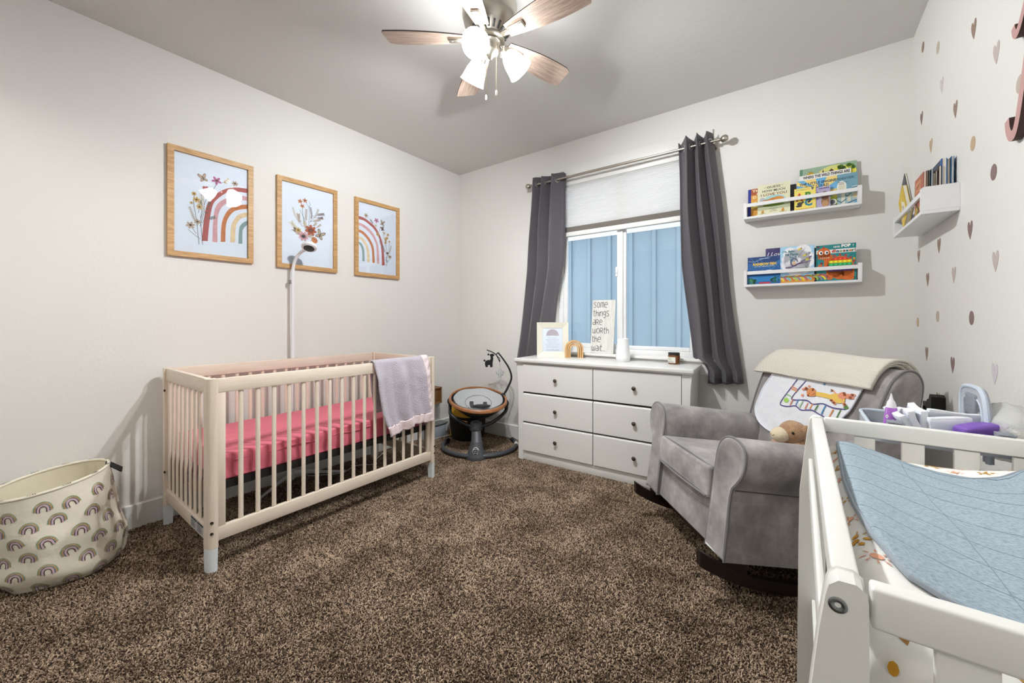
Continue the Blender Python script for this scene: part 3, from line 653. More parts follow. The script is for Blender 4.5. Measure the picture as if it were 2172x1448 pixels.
mb = MB(); row = 0
def hmap(u0, v0, rot, s_):
    ca, sa = math.cos(R(rot)), math.sin(R(rot))
    return lambda x, y: hs_(u0+(x*ca-y*sa)*s_/(2*PI*.2), v0+(x*sa+y*ca)*s_/.43, .0018)
for row, v in enumerate((.06, .22, .375, .53, .685, .84)):
    for k in range(13):
        u = (k+.5*(row % 2)+.10*math.sin(k*5+row))/13; mp = hmap(u, v+.02*math.sin(k*3+row*2), 14*math.sin(k*7+row*4), .030)
        for i, c in enumerate((0, 1, 2, 3, 4)):
            rr = (1, .86, .70, .53, .36)[i]; mb.arc(0, -.30, rr*.92, rr*1.12, (.075, .085, .07, .17, .075)[i], mp, c, 0, 180, 10, leg=(.20, .24, .34, .40, .42)[i])
for k in range(12):
    u = k/12+.03; mp = lambda x, y: hs_(u+x*.02, 1, 0)+V((0, 0, .0068))+V((math.cos(2*PI*u), math.sin(2*PI*u), 0))*y*.006
    for i, c in enumerate((0, 1, 2, 4)): mb.stroke([(.3*i-.5, -1), (.3*i-.4, 1)], .14, mp, c)
mb.build('rainbow_print', RBC, hm)
MB().add([(-2.795, .362, .455), (-2.735, .352, .450), (-2.715, .404, .402), (-2.775, .416, .408), (-2.795, .366, .457), (-2.735, .356, .452), (-2.715, .408, .404), (-2.775, .420, .410)],
         [(0,1,2,3), (7,6,5,4), (0,4,5,1), (1,5,6,2), (2,6,7,3), (3,7,4,0)]).build('handle_tab', mat('black_webbing', (30, 30, 32), .8), hm)
# ================================================================== CORNER: WOODEN BOX ON BRACKET, STORAGE BOX, CABLE
m_walnut = wood('brown_box_wood', (112, 76, 42), (146, 104, 62), (30, 3, 30), .5)
wb = thing('wooden_wall_box', 'small brown wooden box on a white wall bracket behind the far crib end', 'wall box', (XL, 2.56, .42), world=True)
bx0, bx1, by0, by1, bz0, bz1 = XL+.001, -2.835, 2.44, 2.678, .345, .500
MB().box(bx0, by0, bz0, bx1, by1, bz0+.012).box(bx0, by0, bz1-.012, bx1, by1, bz1).box(bx0, by0, bz0, bx1, by0+.012, bz1).box(bx0, by1-.012, bz0, bx1, by1, bz1).box(bx0, by0, bz0, bx0+.01, by1, bz1).rbox(bx1-.03, by0+.012, bz0+.012, bx1-.02, by1-.012, bz1-.012, .001).build('box', m_walnut, wb)
MB().prism([(bx0, bz0), (bx1-.006, bz0), (bx1-.02, bz0-.02), (bx0, bz0-.15)], lambda x, z, y: (x, y, z), 2.50, 2.66).build('bracket', m_foot, wb)
sb_ = thing('storage_box', 'low blue-grey storage box with rounded dark lid beside the black bin', 'box', (-2.905, 2.70, 0), world=True)
MB().rbox(-2.975, 2.52, -.006, -2.880, 2.78, .112, .006).build('box', mat('blue_grey_plastic', (186, 194, 204), .5), sb_)
MB().rbox(-2.980, 2.50, .112, -2.870, 2.80, .132, .009, 3).build('lid', mat('grey_plastic', (120, 122, 124), .45), sb_)
tag(MB().tube(smoothpath([(-2.86, 2.50, .004), (-2.85, 2.62, .004), (-2.84, 2.74, .004), (-2.80, 2.81, .004)], 6), .003, 6).build('white_cable', m_wplast, loc=(-2.85, 2.6, 0)), 'short white cable on the carpet between the crib and the black bin', 'cable')
# black bin with a yellow book in it
m_felt = mat('black_felt', (30, 29, 29), .95, bump=(200, .4, .002))
bn = thing('felt_bin', 'black felt storage bin standing in the corner behind the baby swing', 'bin', (-2.655, 2.855, 0), world=True)
def bring(r, z, k): return [(-2.655+r*math.cos(2*PI*i/32), 2.855+r*math.sin(2*PI*i/32), z-k*.040*math.cos(2*PI*i/32-R(-42))) for i in range(32)]
MB().loft([bring(.15, -.004, 0), bring(.165, .02, 0), bring(.185, .262, 1), bring(.188, .268, 1), bring(.180, .268, 1), bring(.160, .03, 0), bring(.01, .02, 0)]).build('bin_body', m_felt, bn)
MB().rbox(-2.585, 2.664, .185, -2.495, 2.684, .212, .004, M=None).build('leather_handle', mat('tan_leather', (176, 116, 66), .5), bn)
for x in (-2.578, -2.502): MB().lathe([(0, .002), (.004, .001), (.0045, -.002)][::-1], 10, M=Matrix.Translation((x, 2.6635, .198)) @ Matrix.Rotation(R(90), 4, 'X')).build('rivet', m_nickel, bn)
yb = thing('picture_book', 'yellow picture book leaning inside the black felt bin', 'book', (-2.69, 2.80, .03), world=True)
M = Matrix.Translation((-2.665, 2.765, .032)) @ Matrix.Rotation(R(40), 4, 'Z') @ Matrix.Rotation(R(-10), 4, 'X')
MB().box(-.10, 0, 0, .10, .012, .335, M=M).build('cover', mat('yellow_cover', (206, 158, 32), .5), yb)
MB().box(-.098, .001, .335, .10, .011, .337, M=M).build('pages', mat('page_edges', (226, 220, 205), .8), yb)
MB().box(-.085, -.0008, .27, -.045, 0, .31, 0, M=M).box(-.079, -.0014, .278, -.06, -.0008, .30, 1, M=M).box(-.10, -.0008, .318, .10, 0, .335, 2, M=M).build('cover_print', [mat('sticker_grey', (180, 176, 178), .6), mat('sticker_navy', (46, 52, 92), .6), mat('green_band', (52, 92, 50), .6)], yb)
# ================================================================== BABY SWING
m_char = mat('charcoal_plastic', (72, 74, 80), .45); m_chd = mat('dark_plastic', (36, 38, 42), .4)
m_rim = wood('beech_rim', (150, 98, 62), (184, 126, 84), (6, 6, 6), .4)
m_gfab = mat('heather_grey_fabric', (196, 198, 200), .9, mott=(220, (176, 179, 182)))
sw = thing('baby_swing', 'grey baby swing with oval wood rimmed seat and toy arm in the corner', 'baby swing', (-2.36, 2.70, 0), world=True)
cxs, cys = -2.36, 2.70; a0 = math.atan2(2.43-cys, -2.165-cxs)
ring = []
for i in range(41):
    a = a0+R(lerp(-112, 118, i/40)); r = .335
    ring.append((cxs+r*math.cos(a), cys+r*math.sin(a)*(1 if True else 1), .018+.006*math.sin(PI*i/40)))
ring = [(x, min(y, 3.045), z) for x, y, z in ring]
MB().tube(ring, .019, 12).build('base_ring', m_char, sw)
for i, (A, B) in enumerate(((ring[0], ring[2]), (ring[-1], ring[-3]))): MB().tube([A, lerp(V(A), V(B), .5), B], [.021, .022, .021], 12).build('rubber_tip', m_chd, sw)
MB().tube(ring[-7:-4], .0196, 12).build('rating_sticker', mat('sticker_white', (214, 210, 202), .6), sw)
u = V((math.cos(a0), math.sin(a0), 0)); w = V((-u.y, u.x, 0)); B0_ = V((cxs, cys, 0))+u*.315
def sec(c, wx, wy, n=16): return [c+w*wx*math.cos(2*PI*i/n)+u*wy*math.sin(2*PI*i/n) for i in range(n)]
hub = V((-2.245, 2.52, .245))
podM = lambda t: B0_+V((0, 0, t))
MB().loft([sec(B0_+V((0, 0, z))-u*k, a, b) for z, a, b, k in ((-.004, .082, .060, 0), (.012, .086, .064, 0), (.03, .078, .058, .002), (.09, .058, .046, .016), (.135, .048, .038, .03))]).build('control_pod', m_char, sw, 50)
top = B0_+V((0, 0, .135))-u*.03
MB().loft([sec(lerp(top, hub, t), lerp(.046, .036, t), lerp(.034, .028, t)) for t in (0, .3, .7, 1)]).build('column', m_char, sw, 50)
MB().lathe([(0, -.05), (.040, -.048), (.055, -.03), (.057, .0), (.050, .02), (.046, .032), (.034, .04), (0, .042)], 24, M=Matrix.Translation(hub)).build('swivel_hub', m_char, sw)
# control panel on pod front
pn = (u*.9+V((0, 0, .36))).normalized(); pc = B0_+u*.051+V((0, 0, .068)); pu = w; pv = pn.cross(w)*1
pv = V((0, 0, 1))*.93-u*.30
pm = lambda d: (lambda x, y: pc+pu*x+pv*y+u*d)
mb = MB(); out = [(.024*math.cos(t)*(1 if math.sin(t) > 0 else .72)*1.0, .030*math.sin(t)+.004) for t in [2*PI*i/20 for i in range(20)]]
mb.prism([(x*1.12, y*1.10) for x, y in out], lambda x, y, d: pc+pu*x+pv*y+u*d, -.03, .001, 0); mb.prism(out, lambda x, y, d: pc+pu*x+pv*y+u*d, -.03, .002, 1)
for i in range(9): x, y = ((i % 3)-1)*.011*(1 if i > 2 else 1.2), .020-.014*(i//3); mb.disc(x, y, .0032, .0032, pm(.0026), 0, 8)
for i in range(5): mb.stroke([((i-2)*.007, .024), ((i-2)*.0075, .028)], .003, pm(.0027), 0)
mb.build('control_panel', [mat('panel_print', (205, 205, 208), .4), m_blackgl], sw)
# dish
DC = V((-2.325, 2.64, .452)); camd = V((.655, -.756, 0)); side = V((.756, .655, 0))
dn = (V((0, 0, 1))*math.cos(R(11))+camd*math.sin(R(11))).normalized(); dv = dn.cross(side).normalized()
if dv.dot(camd) > 0: dv = -dv
side = (side+V((0, 0, -.055))).normalized()
def dish(a, r, h): return DC+side*(r*math.cos(a))+dv*(r*1.10*math.sin(a))+dn*h
NA = 48
def dring(r, h): return [dish(2*PI*i/NA, r, h) for i in range(NA)]
MB().loft([dring(.260, .003), dring(.264, -.012), dring(.258, -.022), dring(.246, -.018), dring(.240, -.004), dring(.243, .008), dring(.252, .010), dring(.260, .003)], cap=False).build('wood_rim', m_rim, sw)
MB().loft([dring(.243, -.004), dring(.232, -.03), dring(.20, -.075), dring(.15, -.115), dring(.08, -.135), dring(.01, -.14)], cap=False).build('seat_shell', m_chd, sw)
def pad(u_, v_):
    r = .222*u_ ; h = -.030-.045*(1-u_**2)+.030*u_**6+.004*math.sin(v_*2*PI*6)*u_
    return dish(2*PI*v_, r, h)+dv*.01
MB().grid(12, 48, lambda a, b: pad(max(a, .02), b), cv=True).loft([[pad(1, i/48) for i in range(48)], [pad(1, i/48)-dn*.03 for i in range(48)]], cap=False).build('seat_pad', m_gfab, sw, 180)
dm = lambda h: (lambda x, y: DC+side*x+dv*y+dn*h)
def ph(x, y): r = math.hypot(x, y/1.1)/.222; return -.030-.045*(1-r*r)+.006
dmp = lambda x, y: DC+side*x+dv*(y+.01)+dn*ph(x, y)
mb = MB(); E = [(.120*math.cos(2*PI*i/32), .03+.150*math.sin(2*PI*i/32)) for i in range(33)]
mb.tube([dmp(*p) for p in E], .0022, 5).build('pad_seam', mat('seam_grey', (120, 122, 126), .8), sw)
for sx in (-1, 1):
    MB().tube([dmp(sx*.062, .060), dmp(sx*.060, .0)+dn*.006, dmp(sx*.050, -.06)+dn*.012, dmp(sx*.02, -.11)+dn*.02], .018, 8, flat=.3, up=side).build('harness_strap', m_chd, sw)
MB().loft([[dmp(x*s_+.03, -.10+y*s_)+dn*h for x, y in [(.076*math.cos(2*PI*i/16), .030*math.sin(2*PI*i/16)) for i in range(16)]] for s_, h in ((.7, .012), (1, .02), (1, .032), (.6, .042))]).build('buckle_cover', m_chd, sw)
# U-shaped carrying bars
for sgn in (-1, 1):
    e = DC+side*.250*sgn-dn*.03+camd*.02
    MB().tube(smoothpath([hub+camd*.02+V((0, 0, .0))+side*.04*sgn, hub+side*.13*sgn+V((0, 0, .03)), hub+side*.215*sgn+V((0, 0, .085))-camd*.02, e-V((0, 0, .06)), e], 6), .0155, 10).build('carrying_bar', m_chd, sw)
    MB().ball(e, .026, .026, .032).build('pivot_joint', m_chd, sw)
# toy arm with bar
tb = dish(R(22), .25, .0); Cx = tb
arm = smoothpath([tb, tb+V((.0, 0, .06))+side*.035, tb+V((0, 0, .16))+side*.075, tb+V((0, 0, .25))+side*.055, tb+V((0, 0, .34))-side*.005, tb+V((0, 0, .395))-side*.05], 8)
MB().tube(arm, [lerp(.011, .0065, i/(len(arm)-1)) for i in range(len(arm))], 10).lathe([(0, -.02), (.02, -.018), (.022, .0), (.014, .02), (0, .022)], 14, M=Matrix.Translation(tb)).build('toy_arm', m_chd, sw)
tp = V(arm[-1]); bar = smoothpath([tp-side*.105+V((0, 0, .018)), tp-side*.06+V((0, 0, .004)), tp-side*.018-V((0, 0, .022)), tp+side*.002-V((0, 0, .055)), tp+side*.016-V((0, 0, .085))], 5)
MB().tube(bar, .005, 8).tube([tp, tp-side*.018-V((0, 0, .022))], .005, 8).tube([tp-side*.012-V((0, 0, .028)), tp+side*.018-V((0, 0, .055)), tp+side*.02-V((0, 0, .085))], .003, 6).build('toy_bar', m_chd, sw)
def soft(name, shapes, c, m, lab):
    """stuffed toy: flat outline pieces inflated as ellipsoids and tubes in the plane facing the room"""
    mb = MB(); q = lambda x, z: c+side*x+V((0, 0, z))
    for s_ in shapes:
        if s_[0] == 'e': mb.ball((0, 0, 0), 1, n=14, k=9, M=Matrix.Translation(q(s_[1], s_[2])) @ Matrix(((side.x, camd.x, 0, 0), (side.y, camd.y, 0, 0), (0, 0, 1, 0), (0, 0, 0, 1))) @ Matrix.Rotation(R(s_[5] if len(s_) > 5 else 0), 4, 'Y') @ Matrix.Diagonal((s_[3], .013, s_[4], 1)))
        else: mb.tube([q(x, z) for x, z in s_[1]], s_[2], 10)
    return mb.build(name, m, sw, label=lab)
lc = tp-side*.085-V((0, 0, .085))
soft('llama_toy', [('e', .0, -.012, .036, .024), ('t', [(.022, -.005), (.03, .03), (.026, .05)], [.015, .012, .011]), ('e', .030, .058, .022, .013), ('e', -.004, .062, .010, .009), ('e', -.040, .004, .010, .009), ('t', [(-.024, -.02), (-.018, -.054)], [.014, .011]), ('t', [(.022, -.02), (.024, -.054)], [.014, .011])], lc, mat('black_plush', (34, 33, 34), .95), 'black llama toy')
MB().tube([lc+V((0, 0, .072)), tp-side*.09+V((0, 0, .013))], .0012, 5).build('toy_cord', m_chd, sw)
cc = tp+side*.018-V((0, 0, .185))
soft('cactus_toy', [('t', [(0, -.052), (0, -.02), (0, .03), (0, .046)], [.014, .013, .014, .007]), ('t', smoothpath([(0, -.016, 0), (-.026, -.012, 0), (-.030, .012, 0), (-.024, .026, 0)], 3) and [(0, -.016), (-.018, -.014), (-.028, 0), (-.027, .022)], [.009, .010, .010, .006]), ('t', [(0, -.024), (.020, -.018), (.030, 0), (.026, .018)], [.009, .010, .010, .006])], cc, m_gfab, 'grey cactus toy')
MB().tube([cc+V((0, 0, .05)), tp+side*.016-V((0, 0, .085))], .0012, 5).build('toy_cord', m_chd, sw)

wc = thing('plastic_clip', 'small white plastic clip lying on the carpet behind the swing base', 'clip', (-2.335, 2.585, 0), R(30))
MB().rbox(-.032, -.010, 0, .030, .012, .010, .004, 2).tube([(-.028, 0, .008), (-.005, .002, .030), (.026, .004, .024)], .006, 8).build('clip_body', m_wplast, wc)
MB().rbox(-.012, -.0105, .010, .016, -.004, .016, .001, 1).build('clip_jaw', m_chd, wc)
tag(MB().tube(smoothpath([(-2.19, 2.55, .004), (-2.15, 2.60, .006), (-2.12, 2.67, .004), (-2.16, 2.66, .006), (-2.21, 2.58, .004)], 6), .003, 6).build('black_cable', m_chd, loc=(-2.16, 2.6, 0)), 'thin black cable loop on the carpet inside the swing base', 'cable')
# ================================================================== DRESSER
m_wht = mat('white_lacquer', (226, 225, 222), .38); m_gap = mat('dark_gap', (40, 38, 36), .9)
m_knob = mat('pewter_knob', (118, 110, 102), .3, 1.0)
dr = thing('dresser', 'white six drawer dresser with round pewter knobs under the window', 'dresser', (-1.90, 2.668, 0), R(2.6))
DW, DD = 1.325, .335
def edge(z): return pl([(-.006, 0), (.5, -.001), (.68, -.006), (.76, -.012), (.808, -.018)], z)
zz = [-.006, .2, .4, .5, .58, .64, .70, .74, .78, .808]
for sgn in (0, 1):
    P = [(edge(z), z) for z in zz]+[(.046, .808), (.046, -.006)]
    if sgn: P = [(DW-x, z) for x, z in P][::-1]
    MB().prism(P, lambda x, z, y: (x, y, z), 0, DD, smooth=True).build('side_panel', m_wht, dr, 30)
MB().box(.046, .016, .06, DW-.046, DD-.004, .806).build('carcass', m_gap, dr)
MB().rbox(.046, .010, -.006, DW-.046, .026, .070, .002).build('plinth', m_wht, dr)
MB().rbox(-.030, -.026, .8085, DW+.030, DD+.002, .838, .007, 3).rbox(-.024, -.018, .800, DW+.024, DD, .812, .004, 2).build('dresser_top', m_wht, dr)
XM = DW/2
for x0, x1 in ((.049, XM-.003), (XM+.003, DW-.049)):
    for z0, z1 in ((.564, .796), (.318, .550), (.076, .306)):
        P = [(z0, .016), (z0, -.004), (z0+.003, -.006), (z1-.010, -.006), (z1-.004, -.003), (z1, .004), (z1, .016)]
        d_ = MB().loft([[(x, y, z) for z, y in P] for x in (x0, x1)][::-1], smooth=False).build('drawer', m_wht, dr)
        MB().lathe([(.006, 0), (.0055, .010), (.007, .013), (.0135, .016), (.0155, .020), (.0135, .025), (.006, .0275), (0, .028)], 18, M=Matrix.Translation(((x0+x1)/2+.045*(1 if x0 < .1 else -1)*0, -.006, (z0+z1)/2)) @ Matrix.Rotation(R(90), 4, 'X')).build('knob', m_knob, d_)
# ------------------------------------------------------------------ on the dresser and the sill
DT = .838
m_cream = mat('cream_frame_paint', (222, 218, 204), .45)
M3 = lambda x, y, z, rz=0, rx=0, ry=0: Matrix.Translation((x, y, z)) @ Matrix.Rotation(R(rz), 4, 'Z') @ Matrix.Rotation(R(rx), 4, 'X') @ Matrix.Rotation(R(ry), 4, 'Y')
pf = thing('photo_frame', 'cream tabletop frame with a rainbow poem print at the left end of the dresser', 'picture', (-1.71, 2.910, DT), world=True)
M = M3(-1.71, 2.910, DT, 34, -7); w, h = .272, .302; mb = MB()
for pts in (((-w/2, 0), (-w/2, h), (-w/2+.05, h-.05), (-w/2+.05, .05)), ((w/2, 0), (w/2-.05, .05), (w/2-.05, h-.05), (w/2, h)), ((-w/2, 0), (-w/2+.05, .05), (w/2-.05, .05), (w/2, 0)), ((-w/2, h), (w/2, h), (w/2-.05, h-.05), (-w/2+.05, h-.05))):
    n = len(pts); o_ = [(x*1.0, z) for x, z in pts]
    def fm(x, z, q):
        e = min(abs(abs(x)-w/2), abs(z), abs(h-z)); dep = .020-.008*min(1, e/.05)
        return M @ V((x, 0 if q else dep, z)) if False else M @ V((x, (.010-.012*(1-min(1, e/.05))) if q else .016, z))
    mb.prism(o_, fm, 0, 1)
mb.build('frame', m_cream, pf)
mb = MB(); fl = lambda k: (lambda x, z: M @ V((x, .0125-.0003*k, z)))
mb.box(-w/2+.04, .0127, .04, w/2-.04, .016, h-.04, 0, M)
for i in range(7): mb.arc(0, .188, .0085+.0072*i, .0085+.0072*i, .0036, fl(1), 1 if i % 2 else 2, n=16, leg=.002)
for i, t in enumerate(('Hold her a little longer', 'Rock her a little more', 'Tell her another story', "You've only told her four", 'Let her sleep on your shoulder', 'Rejoice in her happy smile', 'For she is only little for')):
    mb.text(t, 0, .166-.0138*i, fl(1), 3, w=.085+.012*((i*5) % 3)+(.02 if i in (4, 6) else 0), h=.0062)
mb.text('such a little while', 0, .062, fl(1), 3, w=.11, h=.0085, shear=.3)
mb.build('print', [m_paper, mat('print_maroon', (132, 86, 92), .7), mat('print_rose', (188, 132, 122), .7), mat('print_grey', (112, 112, 130), .7)], pf)
MB().box(-w/2+.045, .0095, .045, w/2-.045, .0105, h-.045, 0, M).build('pane', m_glass, pf)
MB().box(-.03, .018, .02, .03, .022, .22, 0, M).prism([(.016, .20), (.016, .19), (.052, .004), (.060, .006)], lambda y, z, x: M @ V((x, y, z)), -.025, .025).build('easel_leg', mat('easel_black', (40, 38, 36), .8), pf)
m_lt = wood('light_wood', (196, 150, 96), (222, 182, 130), (18, 18, 3), .45)
rb = thing('wooden_rainbow', 'nested wooden rainbow ornament beside the cream photo frame', 'ornament', (-1.545, 2.985, DT), world=True)
M = M3(-1.545, 2.985, DT, 34)
for ro, ri in ((.077, .0625), (.0585, .0465), (.0425, .0300)):
    leg = .073; n = 18; A = [(ro*math.cos(PI*i/n), leg+ro*math.sin(PI*i/n)) for i in range(n+1)]; B = [(ri*math.cos(PI*i/n), leg+ri*math.sin(PI*i/n)) for i in range(n+1)]
    P = [(ro, 0)]+A+[(-ro, 0), (-ri, 0)]+B[::-1]+[(ri, 0)]
    mb = MB(); prs = list(zip([(ro, 0)]+A+[(-ro, 0)], [(ri, 0)]+B+[(-ri, 0)]))
    rings = [[M @ V((a[0], -.014, a[1])), M @ V((a[0]*.985, -.016, a[1])), M @ V((b[0]*1.02, -.016, b[1])), M @ V((b[0], -.014, b[1])), M @ V((b[0], .016, b[1])), M @ V((a[0], .016, a[1]))] for a, b in prs]
    mb.loft(rings); mb.build('arch', m_lt, rb, 50)
vs = thing('vase', 'plain white tapered ceramic vase in the middle of the dresser', 'vase', (-1.105, 2.955, DT))
MB().lathe([(0, .14), (.034, .142), (.037, .172), (.039, .175), (.0405, .173), (.047, .11), (.0535, .05), (.0545, .036), (.0535, .034), (.0535, .030), (.0545, .028), (.052, .008), (.046, 0), (0, 0)][::-1], 40).build('vase_body', mat('white_ceramic', (240, 240, 242), .35), vs, 30)
cn = thing('candle_jar', 'small amber glass candle jar with dark lid at the right end of the dresser', 'candle', (-.735, 2.985, DT))
MB().lathe([(0, 0), (.038, 0), (.041, .004), (.042, .012), (.042, .060), (.039, .066), (0, .066)], 32).build('glass_jar', mat('amber_glass', (112, 62, 16), .08, spec=.6, coat=.6), cn)
MB().lathe([(.0385, .064), (.0395, .0655), (.0395, .082), (.037, .084), (0, .084)], 32).build('lid', mat('dark_metal_lid', (58, 56, 54), .4, .6), cn)
def cl(k): 
    return lambda x, z: (lambda a: V(((.0424+.0002*k)*math.cos(a), (.0424+.0002*k)*math.sin(a), z)))(R(-118)+x/.042)
mb = MB()
for i in range(16): mb.band([(-.04+.08*i/16, .010), (-.04+.08*(i+1)/16, .010)], [(-.04+.08*i/16, .052), (-.04+.08*(i+1)/16, .052)], cl(0), 0)
mb.arc(0, .034, .013, .013, .006, cl(1), 1, n=10, leg=.004); mb.disc(0, .0345, .0035, .003, cl(2), 2, 8)
for i, ww in enumerate((.05, .058)): 
    for j in range(6): mb.stroke([(-ww/2+ww*j/6, .022-.007*i), (-ww/2+ww*(j+.7)/6, .022-.007*i)], .003, cl(1), 2)
mb.build('jar_label', [mat('label_white', (232, 230, 222), .6), mat('label_sage', (186, 194, 150), .6), m_ink], cn)
m_wwash = wood('whitewashed_board', (206, 204, 198), (228, 227, 223), (30, 30, 2), .7)
sg = thing('sign_board', 'whitewashed wooden sign with thin black lettering leaning on the window sill', 'sign', (-1.335, 3.088, .8775), world=True)
M = M3(-1.338, 3.078, .8775, 0, -5.2, .8); w, h = .206, .452
MB().rbox(-w/2, 0, 0, w/2, .012, h, .002, 1, 0, M).build('board', m_wwash, sg)
mb = MB(); sm_ = lambda x, z: M @ V((x, -.0006, z))
GL = dict(s=[[(.55,1),(.18,.99),(.06,.76),(.3,.55),(.5,.3),(.4,.05),(.02,.02)]], o=[[(.3+.3*math.sin(t*.524), .5+.5*math.cos(t*.524)) for t in range(13)]], m=[[(0,0),(0,.8),(.16,.98),(.32,.85),(.34,0)], [(.34,.8),(.5,.98),(.66,.85),(.68,0)]],
 e=[[(.05,.55),(.58,.55),(.54,.86),(.3,1),(.07,.8),(0,.42),(.15,.06),(.55,.05)]], t=[[(.15,1.2),(.15,.2),(.25,.02),(.42,.04)], [(0,.88),(.42,.88)]], h=[[(0,1.2),(0,0)], [(0,.55),(.2,.76),(.44,.68),(.48,0)]], i=[[(0,.85),(0,0)]],
 n=[[(0,0),(0,.85)], [(0,.62),(.2,.86),(.44,.76),(.48,0)]], g=[[(.5,.9),(.2,.92),(.02,.62),(.12,.30),(.5,.34)], [(.5,.9),(.5,-.12),(.32,-.28),(.05,-.22)]], a=[[(.06,.95),(.42,.95),(.5,.72),(.5,0)], [(.5,.5),(.12,.48),(0,.25),(.12,.02),(.5,.10)]],
 R=[[(0,0),(0,1),(.42,.95),(.5,.72),(.35,.5),(0,.48)], [(.28,.48),(.55,0)]], w=[[(0,.9),(.05,.12),(.2,0),(.36,.15),(.38,.75)], [(.37,.15),(.55,0),(.70,.14),(.74,.9)]])
GL['.'] = [[(0,.0),(.0,.10)]]; GW = dict(s=.55, o=.6, m=.68, e=.58, t=.42, h=.48, i=.02, n=.48, g=.5, a=.5, R=.55, w=.74); GW['.'] = .04
for t, zb_, hh in (('some', .388, .044), ('things', .314, .044), ('aRe', .240, .044), ('woRth', .168, .044), ('the', .094, .044), ('wait...', .020, .044)):
    x = -.090
    for c_ in t:
        for P in GL[c_]:
            Q = sm2(P) if len(P) > 3 else P
            mb.stroke([(x+a*hh*.92, zb_+b*hh) for a, b in Q], .0042 if c_ != '.' else .005, sm_, 0)
        x += (GW[c_]+.20)*hh*.92
mb.build('lettering', m_ink, sg)
# ================================================================== BOOK LEDGES AND BOOKS
m_ledge = mat('white_ledge', (236, 236, 238), .45)
def ledge(label, org, rot, L=.586, depth=.110):
    """local: x along the wall, front towards -y, wall at y=0, z=0 underside"""
    t = thing('book_ledge', label, 'shelf', org, rot, 'white book ledges')
    MB().rbox(0, -depth, 0, L, -.0005, .0145, .0012, 1).build('shelf_board', m_ledge, t)
    for x in (0, L-.018):
        P = [(-.0005, .0145), (-depth, .0145), (-depth, .106), (-depth+.008, .112), (-.0005, .112)]
        MB().prism(P, lambda y, z, q: (x+q, y, z), 0, .018).build('end_panel', m_ledge, t)
    MB().rbox(.018, -depth+.002, .079, L-.018, -depth+.013, .101, .0012, 1).build('front_rail', m_ledge, t)
    for x in (.02, L-.02):
        for y in (-.02, -depth+.02): MB().lathe([(0, -.0004), (.003, -.0003), (.003, .001)], 8, M=Matrix.Translation((x, y, 0))).build('screw_cap', mat('screw_grey', (150, 150, 150), .4, .5), t)
    return t
Z1, Z2, Z3 = 1.822, 1.376, 1.596
ledge('upper white book ledge on the window wall', (-.297, YB, Z1), 0)
ledge('lower white book ledge on the window wall', (-.296, YB, Z2), 0)
ledge('white book ledge on the right wall with decals', (XR, 2.897, Z3), R(-90))
m_page = mat('page_edges', (226, 220, 205), .8)
PAL = {}
def ink(*c):
    k = 'cover_%02x%02x%02x' % c
    return mat(k, c, .45)
def book(label, x, y, z, w, h, th, lean, rotz, cover, art=None, roll=0, group='picture books on the ledges', spine=None):
    t = thing('book', label, 'book', (x, y, z), R(rotz), group)
    M = Matrix.Rotation(R(-lean), 4, 'X') @ Matrix.Rotation(R(roll), 4, 'Y')
    cv = ink(*cover); c = .0016 if th < .012 else .002
    mb = MB().rbox(-w/2, 0, 0, w/2, c, h, .0006, 1, 0, M).rbox(-w/2, th-c, 0, w/2, th, h, .0006, 1, 0, M).rbox(-w/2-.0005, 0, 0, -w/2+.002, th, h, .0008, 1, 0, M)
    mb.build('cover', cv, t)
    MB().box(-w/2+.002, c, .0015, w/2-.0015, th-c, h-.0015, 0, M).build('pages', m_page, t)
    if art:
        mats = []
        def I(*c_):
            m = ink(*c_)
            if m not in mats: mats.append(m)
            return mats.index(m)
        mb = MB(); L = lambda k=0: (lambda a, b: M @ V((-w/2+a*w, -.0004-.00022*k, b*h)))
        art(mb, L, I); mb.build('cover_print', mats, t)
    return t
def scrawl(mb, x0, x1, y, h, mp, m):
    '''print too small to read in the photograph'''
    q = random.Random(int(x0*99+y*77)); x = x0
    while x < x1:
        w = min(x1-x, (x1-x0)*q.uniform(.06, .16)); mb.stroke([(x, y), (x+w, y)], h, mp, m); x += w+(x1-x0)*.035
def rect(mb, x0, y0, x1, y1, mp, m): mb.poly([(x0, y0), (x1, y0), (x1, y1), (x0, y1)], mp, m)
def blobs(mb, L, k, m, seed, n, x0, y0, x1, y1, r0, r1):
    q = random.Random(seed)
    for i in range(n): mb.disc(q.uniform(x0, x1), q.uniform(y0, y1), q.uniform(r0, r1), q.uniform(r0, r1), L(k), m, 8, q.uniform(0, 180))
# --- upper ledge
def a_blue(mb, L, I):
    rect(mb, 0, 0, .12, 1, L(), I(22, 40, 140)); rect(mb, .12, 0, 1, 1, L(), I(222, 160, 66))
    rect(mb, .12, .78, 1, 1, L(1), I(170, 84, 40)); rect(mb, .12, .0, 1, .2, L(1), I(206, 140, 40))
    mb.poly([(.12, .3), (1, .45), (1, .62), (.12, .52)], L(1), I(236, 214, 120)); mb.poly([(.2, .02), (1, .02), (1, .14), (.35, .10)], L(2), I(238, 196, 110))
    mb.stroke([(.28, .48), (.42, .53), (.55, .60)], .05, L(2), I(44, 36, 26)); mb.text('Th', .17, .92, L(3), I(250, 236, 200), w=.24, h=.085, left=True, bold=.02); mb.text('G', .34, .81, L(3), I(250, 236, 200), w=.12, h=.085, left=True, bold=.02); mb.text('D', .20, .70, L(3), I(250, 236, 200), w=.14, h=.085, left=True, bold=.02)
book('narrow blue spined orange book behind the cream one, at left end of upper ledge', -.206, 3.034, Z1+.0145, .140, .195, .010, 4.5, 0, (24, 40, 138), a_blue)
